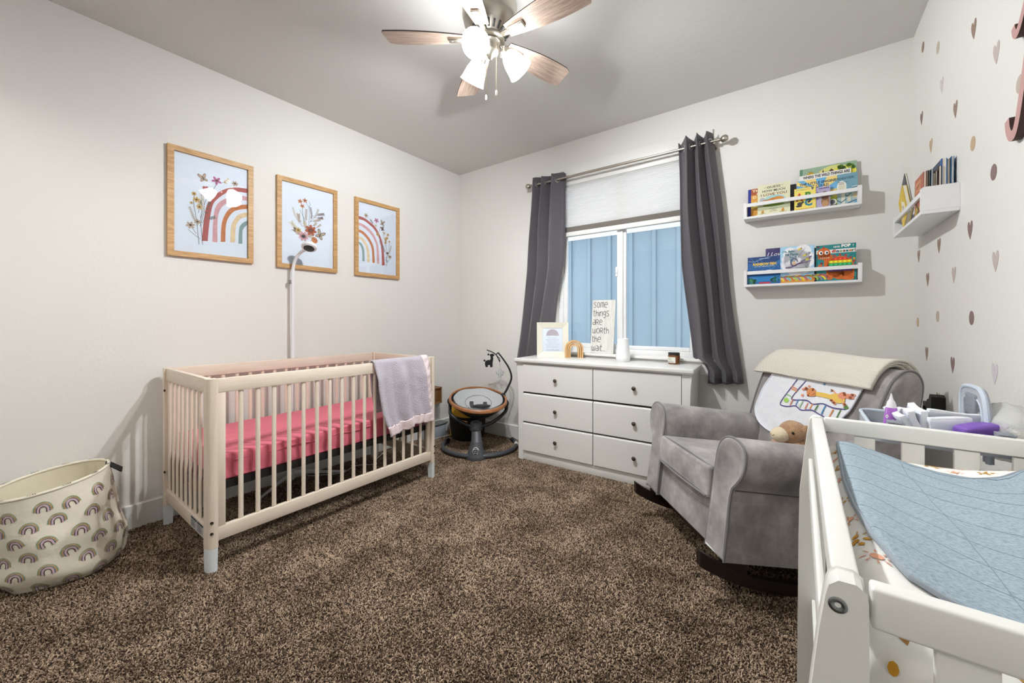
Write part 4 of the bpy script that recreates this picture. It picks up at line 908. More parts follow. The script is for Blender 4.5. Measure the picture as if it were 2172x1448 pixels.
def a_cream(mb, L, I):
    ink_ = I(46, 60, 50); mar = I(120, 52, 36)
    rect(mb, 0, 0, 1, 1, L(), I(226, 224, 192)); rect(mb, 0, .17, 1, .34, L(1), I(186, 192, 160))
    mb.disc(.52, .44, .36, .19, L(1), I(160, 206, 214), 24); mb.disc(.5, .31, .34, .05, L(2), I(110, 142, 50), 18)
    for x, y, rx, ry, ro in ((.62, .47, .20, .10, 0), (.42, .46, .13, .08, 15), (.36, .40, .09, .05, -30)): mb.disc(x, y, rx, ry, L(3), I(214, 142, 62), 14, ro)
    mb.stroke([(.36, .46), (.24, .44), (.16, .41)], .045, L(4), I(206, 130, 52)); mb.stroke([(.36, .49), (.25, .485), (.15, .455)], .04, L(4), I(190, 116, 46))
    mb.disc(.15, .51, .085, .075, L(3), I(176, 182, 190), 18)
    mb.text('GUESS', .5, .90, L(3), ink_, w=.42, h=.072, bold=.015); mb.text('HOW MUCH', .5, .785, L(3), ink_, w=.70, h=.075, bold=.015); mb.text('I LOVE YOU', .5, .665, L(3), mar, w=.80, h=.08, bold=.015)
    mb.stroke([(.20, .89), (.27, .905)], .012, L(3), I(168, 160, 90)); mb.stroke([(.73, .905), (.80, .935)], .012, L(3), I(168, 160, 90))
    for x in (.16, .78): mb.disc(x, .105, .05, .05, L(2), I(206, 150, 70), 8); mb.disc(x+.01, .155, .022, .035, L(2), I(206, 150, 70), 8); mb.stroke([(x-.1, .055), (x+.1, .06)], .012, L(2), I(120, 140, 70))
    for i, (y, ww) in enumerate(((.20, .26), (.155, .14), (.115, .24))): 
        for j in range(5): mb.stroke([(.5-ww/2+ww*j/5, y), (.5-ww/2+ww*(j+.75)/5, y)], .016, L(3), I(110, 110, 90))
book('cream cover picture book with dark green and maroon capitals on upper ledge', -.133, 3.008, Z1+.0145, .174, .202, .012, 4.5, 0, (222, 220, 190), a_cream)
book('thin dark grey book standing in the gap beside the cream one on upper ledge', -.070, 3.046, Z1+.0145, .110, .186, .008, 4, 0, (70, 70, 74))
def a_green(mb, L, I):
    rect(mb, 0, 0, 1, 1, L(), I(150, 176, 152)); rect(mb, 0, 0, .05, 1, L(1), I(96, 140, 114)); mb.disc(.62, .68, .36, .30, L(1), I(214, 214, 130), 24); mb.disc(.78, .78, .22, .14, L(2), I(232, 220, 80), 20)
    rect(mb, .05, .5, 1, .72, L(2), I(196, 190, 160)); blobs(mb, L, 3, I(88, 128, 46), 3, 16, .70, .80, .95, .93, .02, .05); blobs(mb, L, 4, I(60, 92, 36), 4, 14, .68, .74, .96, .90, .015, .035); blobs(mb, L, 3, I(216, 200, 60), 5, 9, .58, .78, .72, .86, .02, .04)
    mb.disc(.20, .83, .075, .075, L(3), I(196, 158, 44), 18); 
    for i in (-1, 0, 1): mb.arc(.20, .83, .03+.035*abs(i), .075, .010, L(4), I(120, 90, 30), a0=60 if i else 80, a1=120 if i else 100, n=6)
    mb.poly([(.40, .74), (.40, .82), (.425, .92), (.45, .82), (.45, .74)], L(4), I(96, 74, 60)); mb.poly([(.46, .74), (.46, .80), (.475, .87), (.49, .80), (.49, .74)], L(4), I(176, 60, 50)); mb.poly([(.52, .76), (.52, .84), (.57, .91), (.63, .84), (.63, .76)], L(4), I(78, 58, 44)); mb.disc(.575, .80, .022, .035, L(5), I(30, 24, 20))
    mb.disc(.33, .83, .05, .02, L(4), I(60, 100, 60), 8, 20); blobs(mb, L, 4, I(150, 60, 60), 8, 8, .08, .70, .4, .76, .01, .02)
book('tall green storybook with a striped balloon, rearmost and widest on upper ledge', .138, 3.053, Z1+.0145, .270, .270, .009, 3.2, 0, (104, 150, 122), a_green)
def a_white(mb, L, I):
    rect(mb, 0, 0, 1, 1, L(), I(236, 234, 230)); rect(mb, .05, .1, .95, .72, L(1), I(150, 160, 150)); mb.text('WHERE THE WILD THINGS ARE', .53, .932, L(2), I(30, 28, 26), w=.90, h=.080, bold=.03)
book('white book with heavy black one line title, in front of the green one', .123, 3.041, Z1+.0145, .248, .226, .009, 3.4, 0, (232, 230, 226), a_white)
def a_engine(mb, L, I):
    rect(mb, 0, 0, 1, 1, L(), I(240, 214, 130)); c = (.60, .58)
    for i in range(13):
        a, b = R(i*27.7), R(i*27.7+13); mb.poly([c, (min(1, max(0, c[0]+1.2*math.cos(a))), min(1, max(0, c[1]+1.2*math.sin(a)))), (min(1, max(0, c[0]+1.2*math.cos(b))), min(1, max(0, c[1]+1.2*math.sin(b))))], L(1), I(112, 178, 222))
    rect(mb, 0, 0, 1, .30, L(2), I(136, 150, 40)); mb.disc(.66, .62, .13, .085, L(2), I(240, 240, 232), 18); mb.disc(.50, .665, .13, .05, L(3), I(60, 120, 170), 16); rect(mb, .40, .55, .62, .66, L(3), I(62, 128, 178)); mb.disc(.80, .30, .2, .06, L(3), I(196, 206, 70), 14)
    mb.disc(.88, .16, .10, .10, L(4), I(236, 236, 230), 16); mb.disc(.88, .16, .07, .07, L(5), I(120, 120, 124), 14); mb.disc(.92, .42, .05, .04, L(4), I(60, 70, 30), 8); rect(mb, .75, .02, 1, .09, L(4), I(90, 80, 30))
    mb.text('THE LITTLE ENGINE', .52, .865, L(5), I(44, 64, 100), w=.90, h=.085, bold=.02); mb.text('THAT COULD', .50, .755, L(5), I(44, 64, 100), w=.58, h=.085, bold=.02)
book('yellow and blue sunburst cover book with blue capitals on upper ledge', .086, 3.028, Z1+.0145, .197, .191, .010, 3.4, 0, (110, 176, 220), a_engine)
def a_forever(mb, L, I):
    rect(mb, 0, 0, 1, 1, L(), I(118, 164, 182)); q = random.Random(4)
    for i in range(26): mb.disc(q.uniform(.05, .97), q.uniform(.55, .97), .008, .014, L(1), I(60, 96, 116), 6)
    mb.disc(.22, .60, .24, .19, L(1), I(236, 238, 232), 20); mb.disc(.22, .60, .17, .14, L(2), I(222, 218, 196), 18)
    rect(mb, 0, 0, 1, .40, L(1), I(160, 186, 190)); rect(mb, .2, .03, .38, .38, L(2), I(222, 220, 202)); rect(mb, .5, .12, .66, .34, L(2), I(206, 204, 180)); rect(mb, .75, .2, .97, .36, L(2), I(216, 200, 160))
    for P in ([(.0, .18), (.2, .10), (.45, .2)], [(.38, .33), (.5, .28), (.7, .38)], [(.4, .02), (.7, .1), (1, .14)], [(.0, .44), (.4, .42), (.95, .47)]): mb.stroke(P, .03, L(3), I(40, 90, 120))
    mb.poly([(.5, .02), (.8, .05), (1, .14), (1, .08), (.9, .0)], L(3), I(60, 150, 190)); 
    for i in range(3): mb.stroke([(.72, .50+.03*i), (.98, .515+.03*i)], .018, L(3), I(236, 240, 240) if i % 2 == 0 else I(60, 90, 100))
    mb.text('FOREVER', .40, .86, L(3), I(40, 60, 84), w=.84, h=.07, bold=.0)
    for i in range(2): mb.stroke([(.05, .74-.05*i), (.5-.15*i, .74-.05*i)], .012, L(3), I(70, 90, 110))
book('pale blue picture book with a big white moon shape at right end of upper ledge', .229, 3.026, Z1+.0145, .092, .191, .009, 3.6, 0, (110, 156, 176), a_forever)
def a_abc(mb, L, I):
    rect(mb, 0, 0, 1, 1, L(), I(242, 222, 112)); mb.text('A', .24, .60, L(1), I(196, 70, 36), w=.34, h=.36, bold=.06); mb.text('B', .66, .64, L(1), I(70, 140, 50), w=.30, h=.32, bold=.05); mb.text('C', .66, .33, L(1), I(44, 130, 160), w=.36, h=.34, bold=.05)
    mb.text("Dr. Seuss's", .32, .93, L(1), I(60, 140, 150), w=.44, h=.065, bold=.01); mb.text('An Amazing Alphabet Book!', .5, .055, L(1), I(190, 80, 40), w=.86, h=.065, bold=.01)
    for x, y, rx, ry in ((.26, .30, .13, .08), (.22, .20, .15, .05), (.84, .93, .05, .06), (.40, .36, .06, .05)): mb.disc(x, y, rx, ry, L(2), I(70, 66, 62), 10); 
    mb.disc(.80, .90, .06, .035, L(2), I(244, 240, 236), 8); mb.stroke([(.82, .87), (.92, .96)], .02, L(3), I(60, 56, 54)); mb.stroke([(.55, .93), (.72, .92)], .02, L(2), I(220, 130, 120)); mb.disc(.70, .36, .09, .05, L(3), I(60, 60, 64), 10, 30)
book('small yellow alphabet board book with big coloured capital letters', .028, 3.004, Z1+.0145, .106, .139, .014, 4, 0, (240, 218, 108), a_abc)
def a_purple(mb, L, I):
    rect(mb, 0, 0, 1, 1, L(), I(178, 168, 200)); mb.disc(.66, .28, .30, .30, L(1), I(158, 116, 84), 18); mb.disc(.62, .58, .28, .20, L(2), I(130, 92, 66), 16); mb.disc(.64, .17, .24, .15, L(3), I(190, 148, 108), 14); mb.stroke([(.42, .44), (.6, .38), (.85, .42)], .03, L(4), I(80, 56, 40))
    scrawl(mb, .2, .92, .93, .045, L(1), I(70, 54, 110)); 
    for i in range(4): rect(mb, .04, .42+.1*i, .15, .48+.1*i, L(1), I(90, 72, 130))
book('small lilac board book with a round brown animal on the cover', .116, 3.006, Z1+.0145, .066, .128, .012, 4, 0, (170, 160, 196), a_purple)
# --- lower ledge
def a_fish(mb, L, I):
    rect(mb, 0, 0, 1, 1, L(), I(24, 92, 158)); rect(mb, 0, .78, 1, 1, L(1), I(18, 60, 122)); rect(mb, 0, .10, 1, .30, L(1), I(30, 128, 200))
    for i in range(7): mb.stroke(sm2([(.1+.08*i, .98-.03*i), (.3+.07*i, .72-.03*i), (.62+.05*i, .66+.01*i), (1, .86-.02*i)]), .012, L(2), I(16, 66, 130) if i % 2 else I(70, 150, 206))
    mb.stroke(sm2([(.02, .86), (.2, .83), (.4, .9), (.7, .99)]), .014, L(2), I(150, 196, 226))
    blobs(mb, L, 3, I(36, 112, 84), 6, 16, .02, .03, .28, .20, .02, .06); blobs(mb, L, 3, I(30, 96, 80), 9, 14, .72, .05, .96, .26, .02, .05); blobs(mb, L, 4, I(64, 150, 90), 11, 10, .03, .02, .25, .16, .01, .03)
    mb.arc(.66, .40, .17, .09, .04, L(3), I(226, 236, 244), a0=20, a1=190); mb.disc(.62, .42, .05, .03, L(3), I(150, 190, 226)); 
    mb.text('RAINBOW FISH', .52, .73, L(4), I(240, 200, 60), w=.70, h=.10, bold=.04); mb.text('and the big blue whale', .52, .645, L(4), I(214, 226, 240), w=.60, h=.055); scrawl(mb, .36, .68, .93, .02, L(4), I(180, 200, 224)); rect(mb, .36, .025, .70, .07, L(4), I(196, 40, 44)); 
    q = random.Random(2)
    for i in range(14): mb.disc(q.uniform(.03, .97), q.uniform(.2, .97), .006, .006, L(3), I(220, 232, 244), 6)
book('deep blue underwater cover book with yellow title at left end of lower ledge', -.186, 3.004, Z2+.0145, .180, .181, .011, 4.5, 0, (20, 66, 128), a_fish)
def a_love(mb, L, I):
    rect(mb, 0, 0, 1, 1, L(), I(58, 50, 104)); mb.text('I Love', .06, .835, L(1), I(236, 236, 246), w=.62, h=.11, left=True, shear=.3); q = random.Random(5)
    for i in range(16): mb.disc(q.uniform(.03, .97), q.uniform(.7, .98), .008, .006, L(1), I(200, 200, 226), 6)
book('dark indigo starry book half hidden behind the deep blue one on lower ledge', -.107, 3.030, Z2+.0145, .140, .234, .009, 4, 0, (52, 46, 98), a_love)
def a_places(mb, L, I):
    rect(mb, 0, 0, 1, 1, L(), I(168, 212, 240)); W_ = I(240, 240, 246)
    for x, y, r in ((.5, .60, .40), (.30, .80, .22), (.68, .84, .24), (.22, .50, .20), (.80, .55, .20), (.45, .36, .24), (.70, .38, .18), (.16, .66, .12), (.86, .72, .13)): mb.disc(x, y, r*.98, r*.80, L(1), W_, 20)
    cols = [(240, 206, 40), (196, 96, 104), (120, 190, 196), (206, 122, 50), (168, 200, 80), (150, 130, 150)]
    for i in range(14): mb.arc(.10+.10*i-.2, -.02, .22, .20, .05, L(3), I(*cols[i % 6]), a0=20, a1=110, n=7)
    rect(mb, 0, 0, 1, .10, L(2), I(214, 150, 60))
    br = I(110, 90, 130); mb.stroke(sm2([(.16, .42), (.32, .43), (.55, .52), (.80, .64), (.92, .70)]), .035, L(4), br); mb.stroke(sm2([(.50, .50), (.68, .53), (.90, .58)]), .022, L(4), br); mb.arc(.42, .56, .10, .10, .035, L(4), br, a0=0, a1=330, n=18); mb.disc(.42, .54, .045, .05, L(5), I(224, 186, 150), 12); mb.stroke([(.50, .64), (.62, .80), (.74, .93)], .008, L(4), I(80, 76, 80))
    for x, y in ((.58, .91), (.72, .73), (.80, .62)): mb.disc(x, y, .06, .025, L(5), I(222, 206, 70), 10, 15); mb.poly([(x+.01, y+.01), (x+.04, y+.055), (x+.06, y+.01)], L(5), I(222, 206, 70)); mb.disc(x+.05, y+.02, .02, .018, L(6), I(150, 110, 70), 7)
    for t, y, ww, x in (('Oh, Baby,', .86, .38, .26), ('the Places', .785, .40, .34), ("You'll", .70, .22, .38), ('Go!', .62, .17, .38)): mb.text(t, x, y, L(5), I(30, 116, 136), w=ww, h=.075, bold=.03)
    for i in range(2): mb.text(('Adapted by Tish Rabe', 'from the works of')[i], .64, .40-.04*i, L(5), I(70, 70, 80), w=.36-.06*i, h=.032)
book('sky blue book with a white cloud cover and teal title, middle of lower ledge', -.012, 3.005, Z2+.0145, .172, .230, .011, 4, 0, (150, 200, 232), a_places)
book('dark grey book barely showing between the cloud cover and the teal one', .055, 3.028, Z2+.0145, .066, .212, .008, 3.6, 0, (52, 52, 60))
def a_dino(mb, L, I):
    teal = I(30, 136, 140); orr = I(214, 106, 36); red = I(186, 54, 40)
    rect(mb, 0, 0, 1, 1, L(), teal); rect(mb, 0, .76, 1, .865, L(1), I(238, 240, 238)); rect(mb, 0, 0, .035, 1, L(1), I(24, 112, 116))
    for i in range(9):
        a = R(5+i*21); x, y = .60+.36*math.cos(a), .36+.32*math.sin(a); t = .045
        mb.poly([(x+t*math.sin(a), y-t*math.cos(a)), (x+.085*math.cos(a), y+.075*math.sin(a)), (x-t*math.sin(a), y+t*math.cos(a))], L(2), red)
    mb.disc(.60, .36, .35, .31, L(3), orr, 28); rect(mb, .26, .10, .95, .36, L(3), orr); rect(mb, .20, .30, .42, .72, L(3), orr); mb.disc(.20, .76, .17, .17, L(4), orr, 22); rect(mb, .05, .62, .36, .76, L(4), orr)
    mb.poly([(.16, .91), (.19, .98), (.23, .91)], L(4), red)
    for x in (.12, .27): mb.disc(x, .79, .055, .055, L(5), I(246, 246, 244), 16); mb.disc(x+.01, .785, .028, .03, L(6), I(30, 26, 26), 12)
    for x in (.13, .22): mb.disc(x, .70, .018, .016, L(5), I(90, 40, 20), 8)
    for i in range(5): mb.poly([(.10+.05*i, .655), (.12+.05*i, .625), (.135+.05*i, .655)], L(5), I(246, 246, 240))
    mb.disc(.335, .72, .022, .022, L(5), I(170, 40, 30), 8)
    rows = [(206, 62, 34), (232, 190, 30), (40, 160, 90), (26, 106, 170), (84, 60, 140)]
    for i, c in enumerate(rows):
        y0, y1 = .56-.075*i, .635-.075*i; hw = (.24, .285, .29, .29, .29)[i]; mb.poly([(.61-hw, y0), (.61+hw, y0), (.61+(hw if i else .15), y1), (.61-(hw if i else .15), y1)], L(5), I(*c)); n = 3 if i == 0 else 5
        for k in range(n): mb.disc(.61+(k-(n-1)/2)*.112, (y0+y1)/2, .036, .026, L(6), I(*[min(255, int(q*1.22)+14) for q in c]), 10)
    for x in (.36, .60): rect(mb, x, .06, x+.06, .16, L(4), orr); mb.disc(x-.02, .06, .07, .025, L(5), orr, 10)
    mb.disc(.78, .07, .17, .055, L(4), orr, 16, -4); mb.disc(.86, .10, .07, .05, L(5), I(206, 96, 30), 10)
    for x, y in ((.10, .44), (.14, .34)): mb.disc(x, y, .06, .035, L(4), orr, 10, 10)
    for x, y, c in ((.95, .58, (222, 180, 40)), (.03, .36, (222, 180, 40)), (.14, .50, (150, 60, 60)), (.80, .70, (90, 170, 160)), (.06, .95, (120, 60, 60))): mb.disc(x, y, .02, .04, L(3), I(*c), 8, 30); mb.disc(x, y, .04, .018, L(3), I(*c), 8, 30)
    for x in (.07, .95): 
        for k in (-1, 0, 1): mb.stroke([(x, .03), (x+.03*k, .10)], .012, L(3), I(40, 90, 60))
    wh = I(240, 242, 240); mb.text('NEVER', .53, .93, L(5), wh, w=.17, h=.05, bold=.02); mb.text('POP', .755, .945, L(5), wh, w=.23, h=.085, bold=.07); mb.text('A', .93, .945, L(5), wh, w=.035, h=.05, bold=.02)
    cs_ = [(190, 50, 36), (214, 106, 36), (30, 70, 120), (120, 150, 50), (150, 40, 40), (30, 120, 130), (206, 120, 40), (60, 110, 50), (120, 36, 36)]; x = .40
    for ch, c, ww in zip('dinosaur!', cs_, (.07, .025, .065, .07, .06, .065, .065, .045, .02)): mb.text(ch, x+ww/2, .82 if ch in 'd!i' else .803, L(6), I(*c), w=ww, h=.085 if ch in 'd!i' else .055, bold=.05); x += ww+.012
book('teal board book with an orange dinosaur and rainbow bubbles, right end of lower ledge', .175, 3.005, Z2+.0145, .184, .220, .016, 4, 0, (30, 130, 134), a_dino)
# --- ledge on the right wall: books seen from their edges, one behind another, plus two tilted ones
zb = Z3+.0148; X0 = .4200
def a_red(mb, L, I):
    rect(mb, 0, 0, 1, 1, L(), I(176, 98, 76)); rect(mb, .1, .62, .7, .9, L(1), I(206, 140, 96)); blobs(mb, L, 2, I(204, 180, 70), 7, 7, .1, .1, .9, .35, .05, .09); blobs(mb, L, 3, I(70, 90, 60), 8, 5, .1, .05, .9, .3, .04, .08); mb.stroke([(.2, .75), (.6, .8)], .04, L(3), I(120, 60, 50))
specs = [(.0085, .150, .172, (176, 98, 76), a_red, 'rust red board book facing the room, frontmost upright one on right wall ledge'), (.0055, .150, .176, (30, 28, 28), None, 'first black edged board book behind the rust red one'),
         (.0055, .148, .177, (34, 32, 32), None, 'second black edged board book behind the rust red one'), (.0065, .150, .178, (24, 66, 100), None, 'navy teal board book among the upright ones on right wall ledge'),
         (.0050, .140, .160, (176, 150, 128), None, 'short tan board book beside the navy teal one'), (.0080, .145, .170, (58, 56, 58), None, 'dark grey book left of the maroon one on right wall ledge'),
         (.0085, .150, .186, (66, 34, 34), None, 'maroon book standing against the bright blue one'), (.0150, .185, .216, (30, 104, 180), None, 'bright blue hardback, thickest upright one on right wall ledge'),
         (.0095, .180, .212, (70, 66, 58), None, 'pale paged book between the bright blue one and the wall'), (.0080, .180, .218, (36, 96, 150), None, 'blue book with a lime green lower spine nearest the wall')]
for i, (th, w, h, c, art, lab) in enumerate(specs):
    if i == 7:
        def art(mb, L, I): rect(mb, 0, 0, 1, 1, L(), I(36, 62, 92)); blobs(mb, L, 1, I(90, 110, 130), 3, 16, .1, .1, .9, .9, .03, .08); rect(mb, .93, 0, 1, 1, L(2), I(34, 116, 196))
    b_ = book(lab, X0, 2.350+w/2+.004*(i % 3), zb, w, h, th, .5, -90, c, art)
    if i == 9: MB().box(w/2, 0, .0, w/2+.0006, th, .09).build('spine_print', ink(150, 206, 40), b_)
    X0 += th+.0008
def a_yel(mb, L, I):
    rect(mb, 0, 0, 1, 1, L(), I(226, 194, 60)); mb.poly([(.2, .2), (.8, .2), (.86, .45), (.6, .62), (.5, .82), (.36, .6), (.16, .45)], L(1), I(240, 234, 214)); scrawl(mb, .32, .68, .42, .05, L(2), I(70, 64, 50)); scrawl(mb, .26, .74, .30, .05, L(2), I(70, 64, 50)); mb.disc(.42, .55, .035, .035, L(2), I(60, 60, 60), 8)
def a_drk(mb, L, I):
    rect(mb, 0, 0, 1, 1, L(), I(74, 74, 86)); mb.poly([(.3, .7), (.5, .9), (.55, .75), (.8, .85), (.6, .62)], L(1), I(196, 140, 60)); rect(mb, .08, .7, .26, .9, L(1), I(150, 140, 80))
book('yellow board book tilted sideways at the far end of right wall ledge', .4200, 2.690, zb+.036, .115, .200, .016, 0, -90, (224, 190, 56), a_yel, roll=-37)
book('dark grey book tilted sideways behind the yellow board book', .4385, 2.730, zb+.046, .150, .270, .009, 0, -90, (70, 70, 82), a_drk, roll=-37)
# ================================================================== WALL DECALS AND LETTERING ON THE RIGHT WALL
DC_ = dict(brown=(150, 126, 112), beige=(192, 180, 166), tan=(194, 168, 138), pink=(194, 180, 176), pale=(206, 198, 196), mauve=(136, 112, 110), lilac=(212, 206, 214), dark=(128, 106, 94))
_h = [(0, .30), (.10, .52), (.32, .90), (.62, 1.02), (.88, .88), (1.0, .52), (.92, .12), (.62, -.42), (.26, -.88), (0, -1.18)]
_h = sm2(_h)
HEART = _h+[(-x, y) for x, y in _h[1:-1]][::-1]
def decal(kind, y, z, col, label, s_=1):
    P = [(x*.026*s_, yy*.031*s_) for x, yy in HEART] if kind == 'heart' else [(.0255*s_*math.cos(2*PI*i/24), .0265*s_*math.sin(2*PI*i/24)) for i in range(24)]
    o = MB().prism(P, lambda a, b, d: (XR-.0002-d, y+a, z+b), 0, .0007).build(kind+'_decal', mat('decal_'+col, DC_[col], .7), loc=(XR, y, z))
    tag(o, label, 'decal', kind+' decals on the right wall')
for a in (('dot', 2.89, 2.572, 'brown', 'brown dot decal nearest the ceiling corner on the right wall'), ('dot', 2.618, 2.416, 'beige', 'beige dot decal second from the ceiling corner on the right wall'),
    ('dot', 2.169, 1.809, 'tan', 'tan dot decal above the near end of the right wall ledge'), ('dot', 1.787, 1.843, 'beige', 'faint dot decal half covered by the rose script sign', ),
    ('heart', 2.159, 2.225, 'brown', 'brown heart decal highest on the right wall'), ('heart', 1.955, 2.026, 'pink', 'pinkish grey heart decal left of the rose script sign'),
    ('heart', 2.558, 2.213, 'pale', 'very pale heart decal below the beige dot near the ceiling corner'), ('heart', 2.368, 2.022, 'brown', 'brown heart decal above the upright books of the right wall ledge'),
    ('heart', 2.919, 2.215, 'dark', 'dark brown heart decal beside the room corner, upper one'), ('heart', 2.738, 2.006, 'tan', 'tan heart decal near the corner above the tilted books'),
    ('dot', 1.978, 1.645, 'mauve', 'mauve dot decal right of the right wall ledge'), ('heart', 2.198, 1.496, 'mauve', 'mauve heart decal just below the near end of the right wall ledge'),
    ('heart', 2.602, 1.5, 'brown', 'brown heart decal in the shadow under the right wall ledge'), ('heart', 2.979, 1.501, 'brown', 'brown heart decal tight in the corner under the right wall ledge'),
    ('heart', 2.389, 1.346, 'pink', 'pale grey heart decal in the middle below the right wall ledge'), ('heart', 2.798, 1.361, 'brown', 'brown heart decal near the corner, second row under the right wall ledge'),
    ('heart', 1.963, 1.351, 'pink', 'pinkish heart decal furthest right at mid height'), ('dot', 3.0, 1.146, 'tan', 'tan dot decal touching the room corner'),
    ('dot', 2.625, 1.174, 'beige', 'beige dot decal between the tan corner dot and the big mauve dot'), ('dot', 2.183, 1.165, 'mauve', 'mauve dot decal above the grey caddy handle'),
    ('heart', 2.816, .99, 'brown', 'brown heart decal just above the armchair back near the corner'), ('heart', 2.405, .971, 'mauve', 'mauve heart decal left of the grey caddy handle'),
    ('heart', 1.97, .983, 'lilac', 'pale lilac heart decal right above the grey caddy handle'), ('heart', 2.618, .790, 'brown', 'brown heart decal lowest, behind the black wall device')): decal(*a)
m_rose = mat('rose_paint', (196, 152, 148), .5); m_roseedge = mat('dark_sign_edge', (66, 40, 36), .6)
sgn = thing('script_sign', 'rose pink wooden script lettering on the right wall at the frame edge', 'sign', (XR, 1.70, 1.9), world=True)
for P, w in (([(1.812, 1.752), (1.806, 1.722), (1.792, 1.700), (1.775, 1.694), (1.758, 1.704), (1.738, 1.740), (1.715, 1.80), (1.688, 1.88), (1.64, 2.02), (1.59, 2.16)], .030),
             ([(1.770, 2.004), (1.764, 1.985), (1.752, 1.975), (1.735, 1.981), (1.712, 2.005), (1.67, 2.06), (1.60, 2.14)], .024)):
    Q = sm2(P); Lq, Rq = [], []
    for i, (a, b) in enumerate(Q):
        a0_, b0_ = Q[max(0, i-1)]; a1_, b1_ = Q[min(len(Q)-1, i+1)]; l = math.hypot(a1_-a0_, b1_-b0_); nx_, nz_ = -(b1_-b0_)/l*w/2, (a1_-a0_)/l*w/2
        Lq.append((a+nx_, b+nz_)); Rq.append((a-nx_, b-nz_))
    rings = [[(XR-.018, l_[0], l_[1]), (XR-.0003, l_[0], l_[1]), (XR-.0003, r_[0], r_[1]), (XR-.018, r_[0], r_[1])] for l_, r_ in zip(Lq, Rq)]
    mb = MB(); mb.loft(rings, 1, smooth=False); mb.band(Lq, Rq, lambda a, b: (XR-.0184, a, b), 0); mb.build('letter_stroke', [m_rose, m_roseedge], sgn)
# ================================================================== ROCKING ARMCHAIR
def velvet(name, c1, c2, sc_=5):
    t = NT(name); v = t.coord(); f = t.noise(v, sc_, 5, .65); f2 = t.noise(t.coord(scale=(60, 6, 60)), 3, 3)
    t.l(t.ramp(f, [(.30, c1), (.5, tuple((a+b)/2 for a, b in zip(c1, c2))), (.70, c2)]), t.b.inputs['Base Color'])
    t.b.inputs['Roughness'].default_value = .85; t.b.inputs['Sheen Weight'].default_value = .55; t.b.inputs['Sheen Roughness'].default_value = .35
    t.bump(f2, .10, .003); return t.m
m_vel = velvet('grey_velvet', (120, 116, 117), (188, 182, 180), 6); m_pipe = mat('grey_piping', (120, 118, 121), .7, sheen=.4)
m_dkw = mat('espresso_wood', (34, 24, 22), .35)
ch = thing('rocking_armchair', 'grey velvet rocking armchair with rolled arms on dark wooden rockers', 'armchair', (-.195, 2.322, 0), R(130.4))
CHM = Matrix.Translation((-.195, 2.322, 0)) @ Matrix.Rotation(R(130.4), 4, 'Z')
TM = Matrix.Translation((0, .40, .173)) @ Matrix.Rotation(R(7.2), 4, 'X') @ Matrix.Translation((0, -.40, -.173))
def T_(x, y, z): return TM @ V((x, y, z))
ARM = [(.375, .173), (.372, .30), (.368, .40), (.374, .465), (.398, .500), (.424, .540), (.434, .590), (.424, .636), (.394, .664), (.350, .674), (.300, .664), (.268, .634), (.252, .590), (.248, .52), (.246, .40), (.244, .28), (.243, .173)]
ARMS = sm2(ARM)
for sg_ in (-1, 1):
    P = [(x*sg_, z) for x, z in ARMS]; P = P if sg_ > 0 else P[::-1]
    cx, cz = sum(p[0] for p in P)/len(P), sum(p[1] for p in P)/len(P)
    rings = []
    for y, k in ((.383, .55), (.392, .80), (.394, .93), (.390, .985), (.382, 1.0), (.30, 1.0), (.15, 1.0), (0, 1.0), (-.15, 1.0), (-.27, .98), (-.30, .9)):
        rings.append([T_(cx+(x-cx)*(k if y > .3 else 1)+(.0 if k == 1 else 0), y, max(cz+(z-cz)*(k if y > .3 else k), .173)) for x, z in P])
    MB().loft(rings[::-1], 0).build('arm', m_vel, ch, 60)
    MB().tube([T_(x*1.0, .388, z) for x, z in P], .0048, 8).build('arm_piping', m_pipe, ch)
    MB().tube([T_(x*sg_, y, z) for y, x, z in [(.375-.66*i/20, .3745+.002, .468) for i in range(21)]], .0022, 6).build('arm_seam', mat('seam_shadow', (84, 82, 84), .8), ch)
MB().rbox(-.247, .30, .173, .247, .372, .385, .012, 3, 0, TM, cuts=4).build('front_panel', m_vel, ch)
MB().rbox(-.36, -.30, .173, .36, .31, .36, .01, 2, 0, TM).build('seat_base', m_vel, ch)
def cfn(p):
    u = min(1, abs(p.x)/.24); w = (p.y+.27)/.68; k = (1-u**3)*max(0, math.sin(PI*min(1, max(0, w))))
    p.z += .028*k*(1 if p.z > .45 else .0)
    if p.y > .36: p.y += .016*math.sin(PI*(p.z-.375)/.145)*(1-u**4)
    if p.z > .48: p.z += .003*math.sin(p.x*34+p.y*12)*k
    return p
MB().rbox(-.240, -.27, .375, .240, .405, .512, .030, 4, 0, TM, fn=cfn, cuts=10).build('seat_cushion', m_vel, ch, 60)
for z, y in ((.377, .405), (.508, .392)):
    P = [(-.238, y-.30, z), (-.238, y-.03, z), (-.228, y-.008, z), (-.20, y+(.004), z+.003), (0, y+.008, z+.010*(z > .45)), (.20, y+.004, z+.003), (.228, y-.008, z), (.238, y-.03, z), (.238, y-.30, z)]
    MB().tube([T_(*p) for p in smoothpath(P, 4)], .0046, 8).build('cushion_piping', m_pipe, ch)
BP = [(.58, .30), (.60, .40), (.65, .60), (.69, .73), (.735, .84), (.775, .905), (.825, .938), (.872, .934), (.900, .900), (.904, .850), (.880, .74), (.84, .56), (.79, .36), (.74, .22), (.62, .20)]
BPS = [(p.x, p.y) for p in smoothpath([(o, z, 0) for o, z in BP], 4)]
bcx, bcz = .76, .62
rings = []
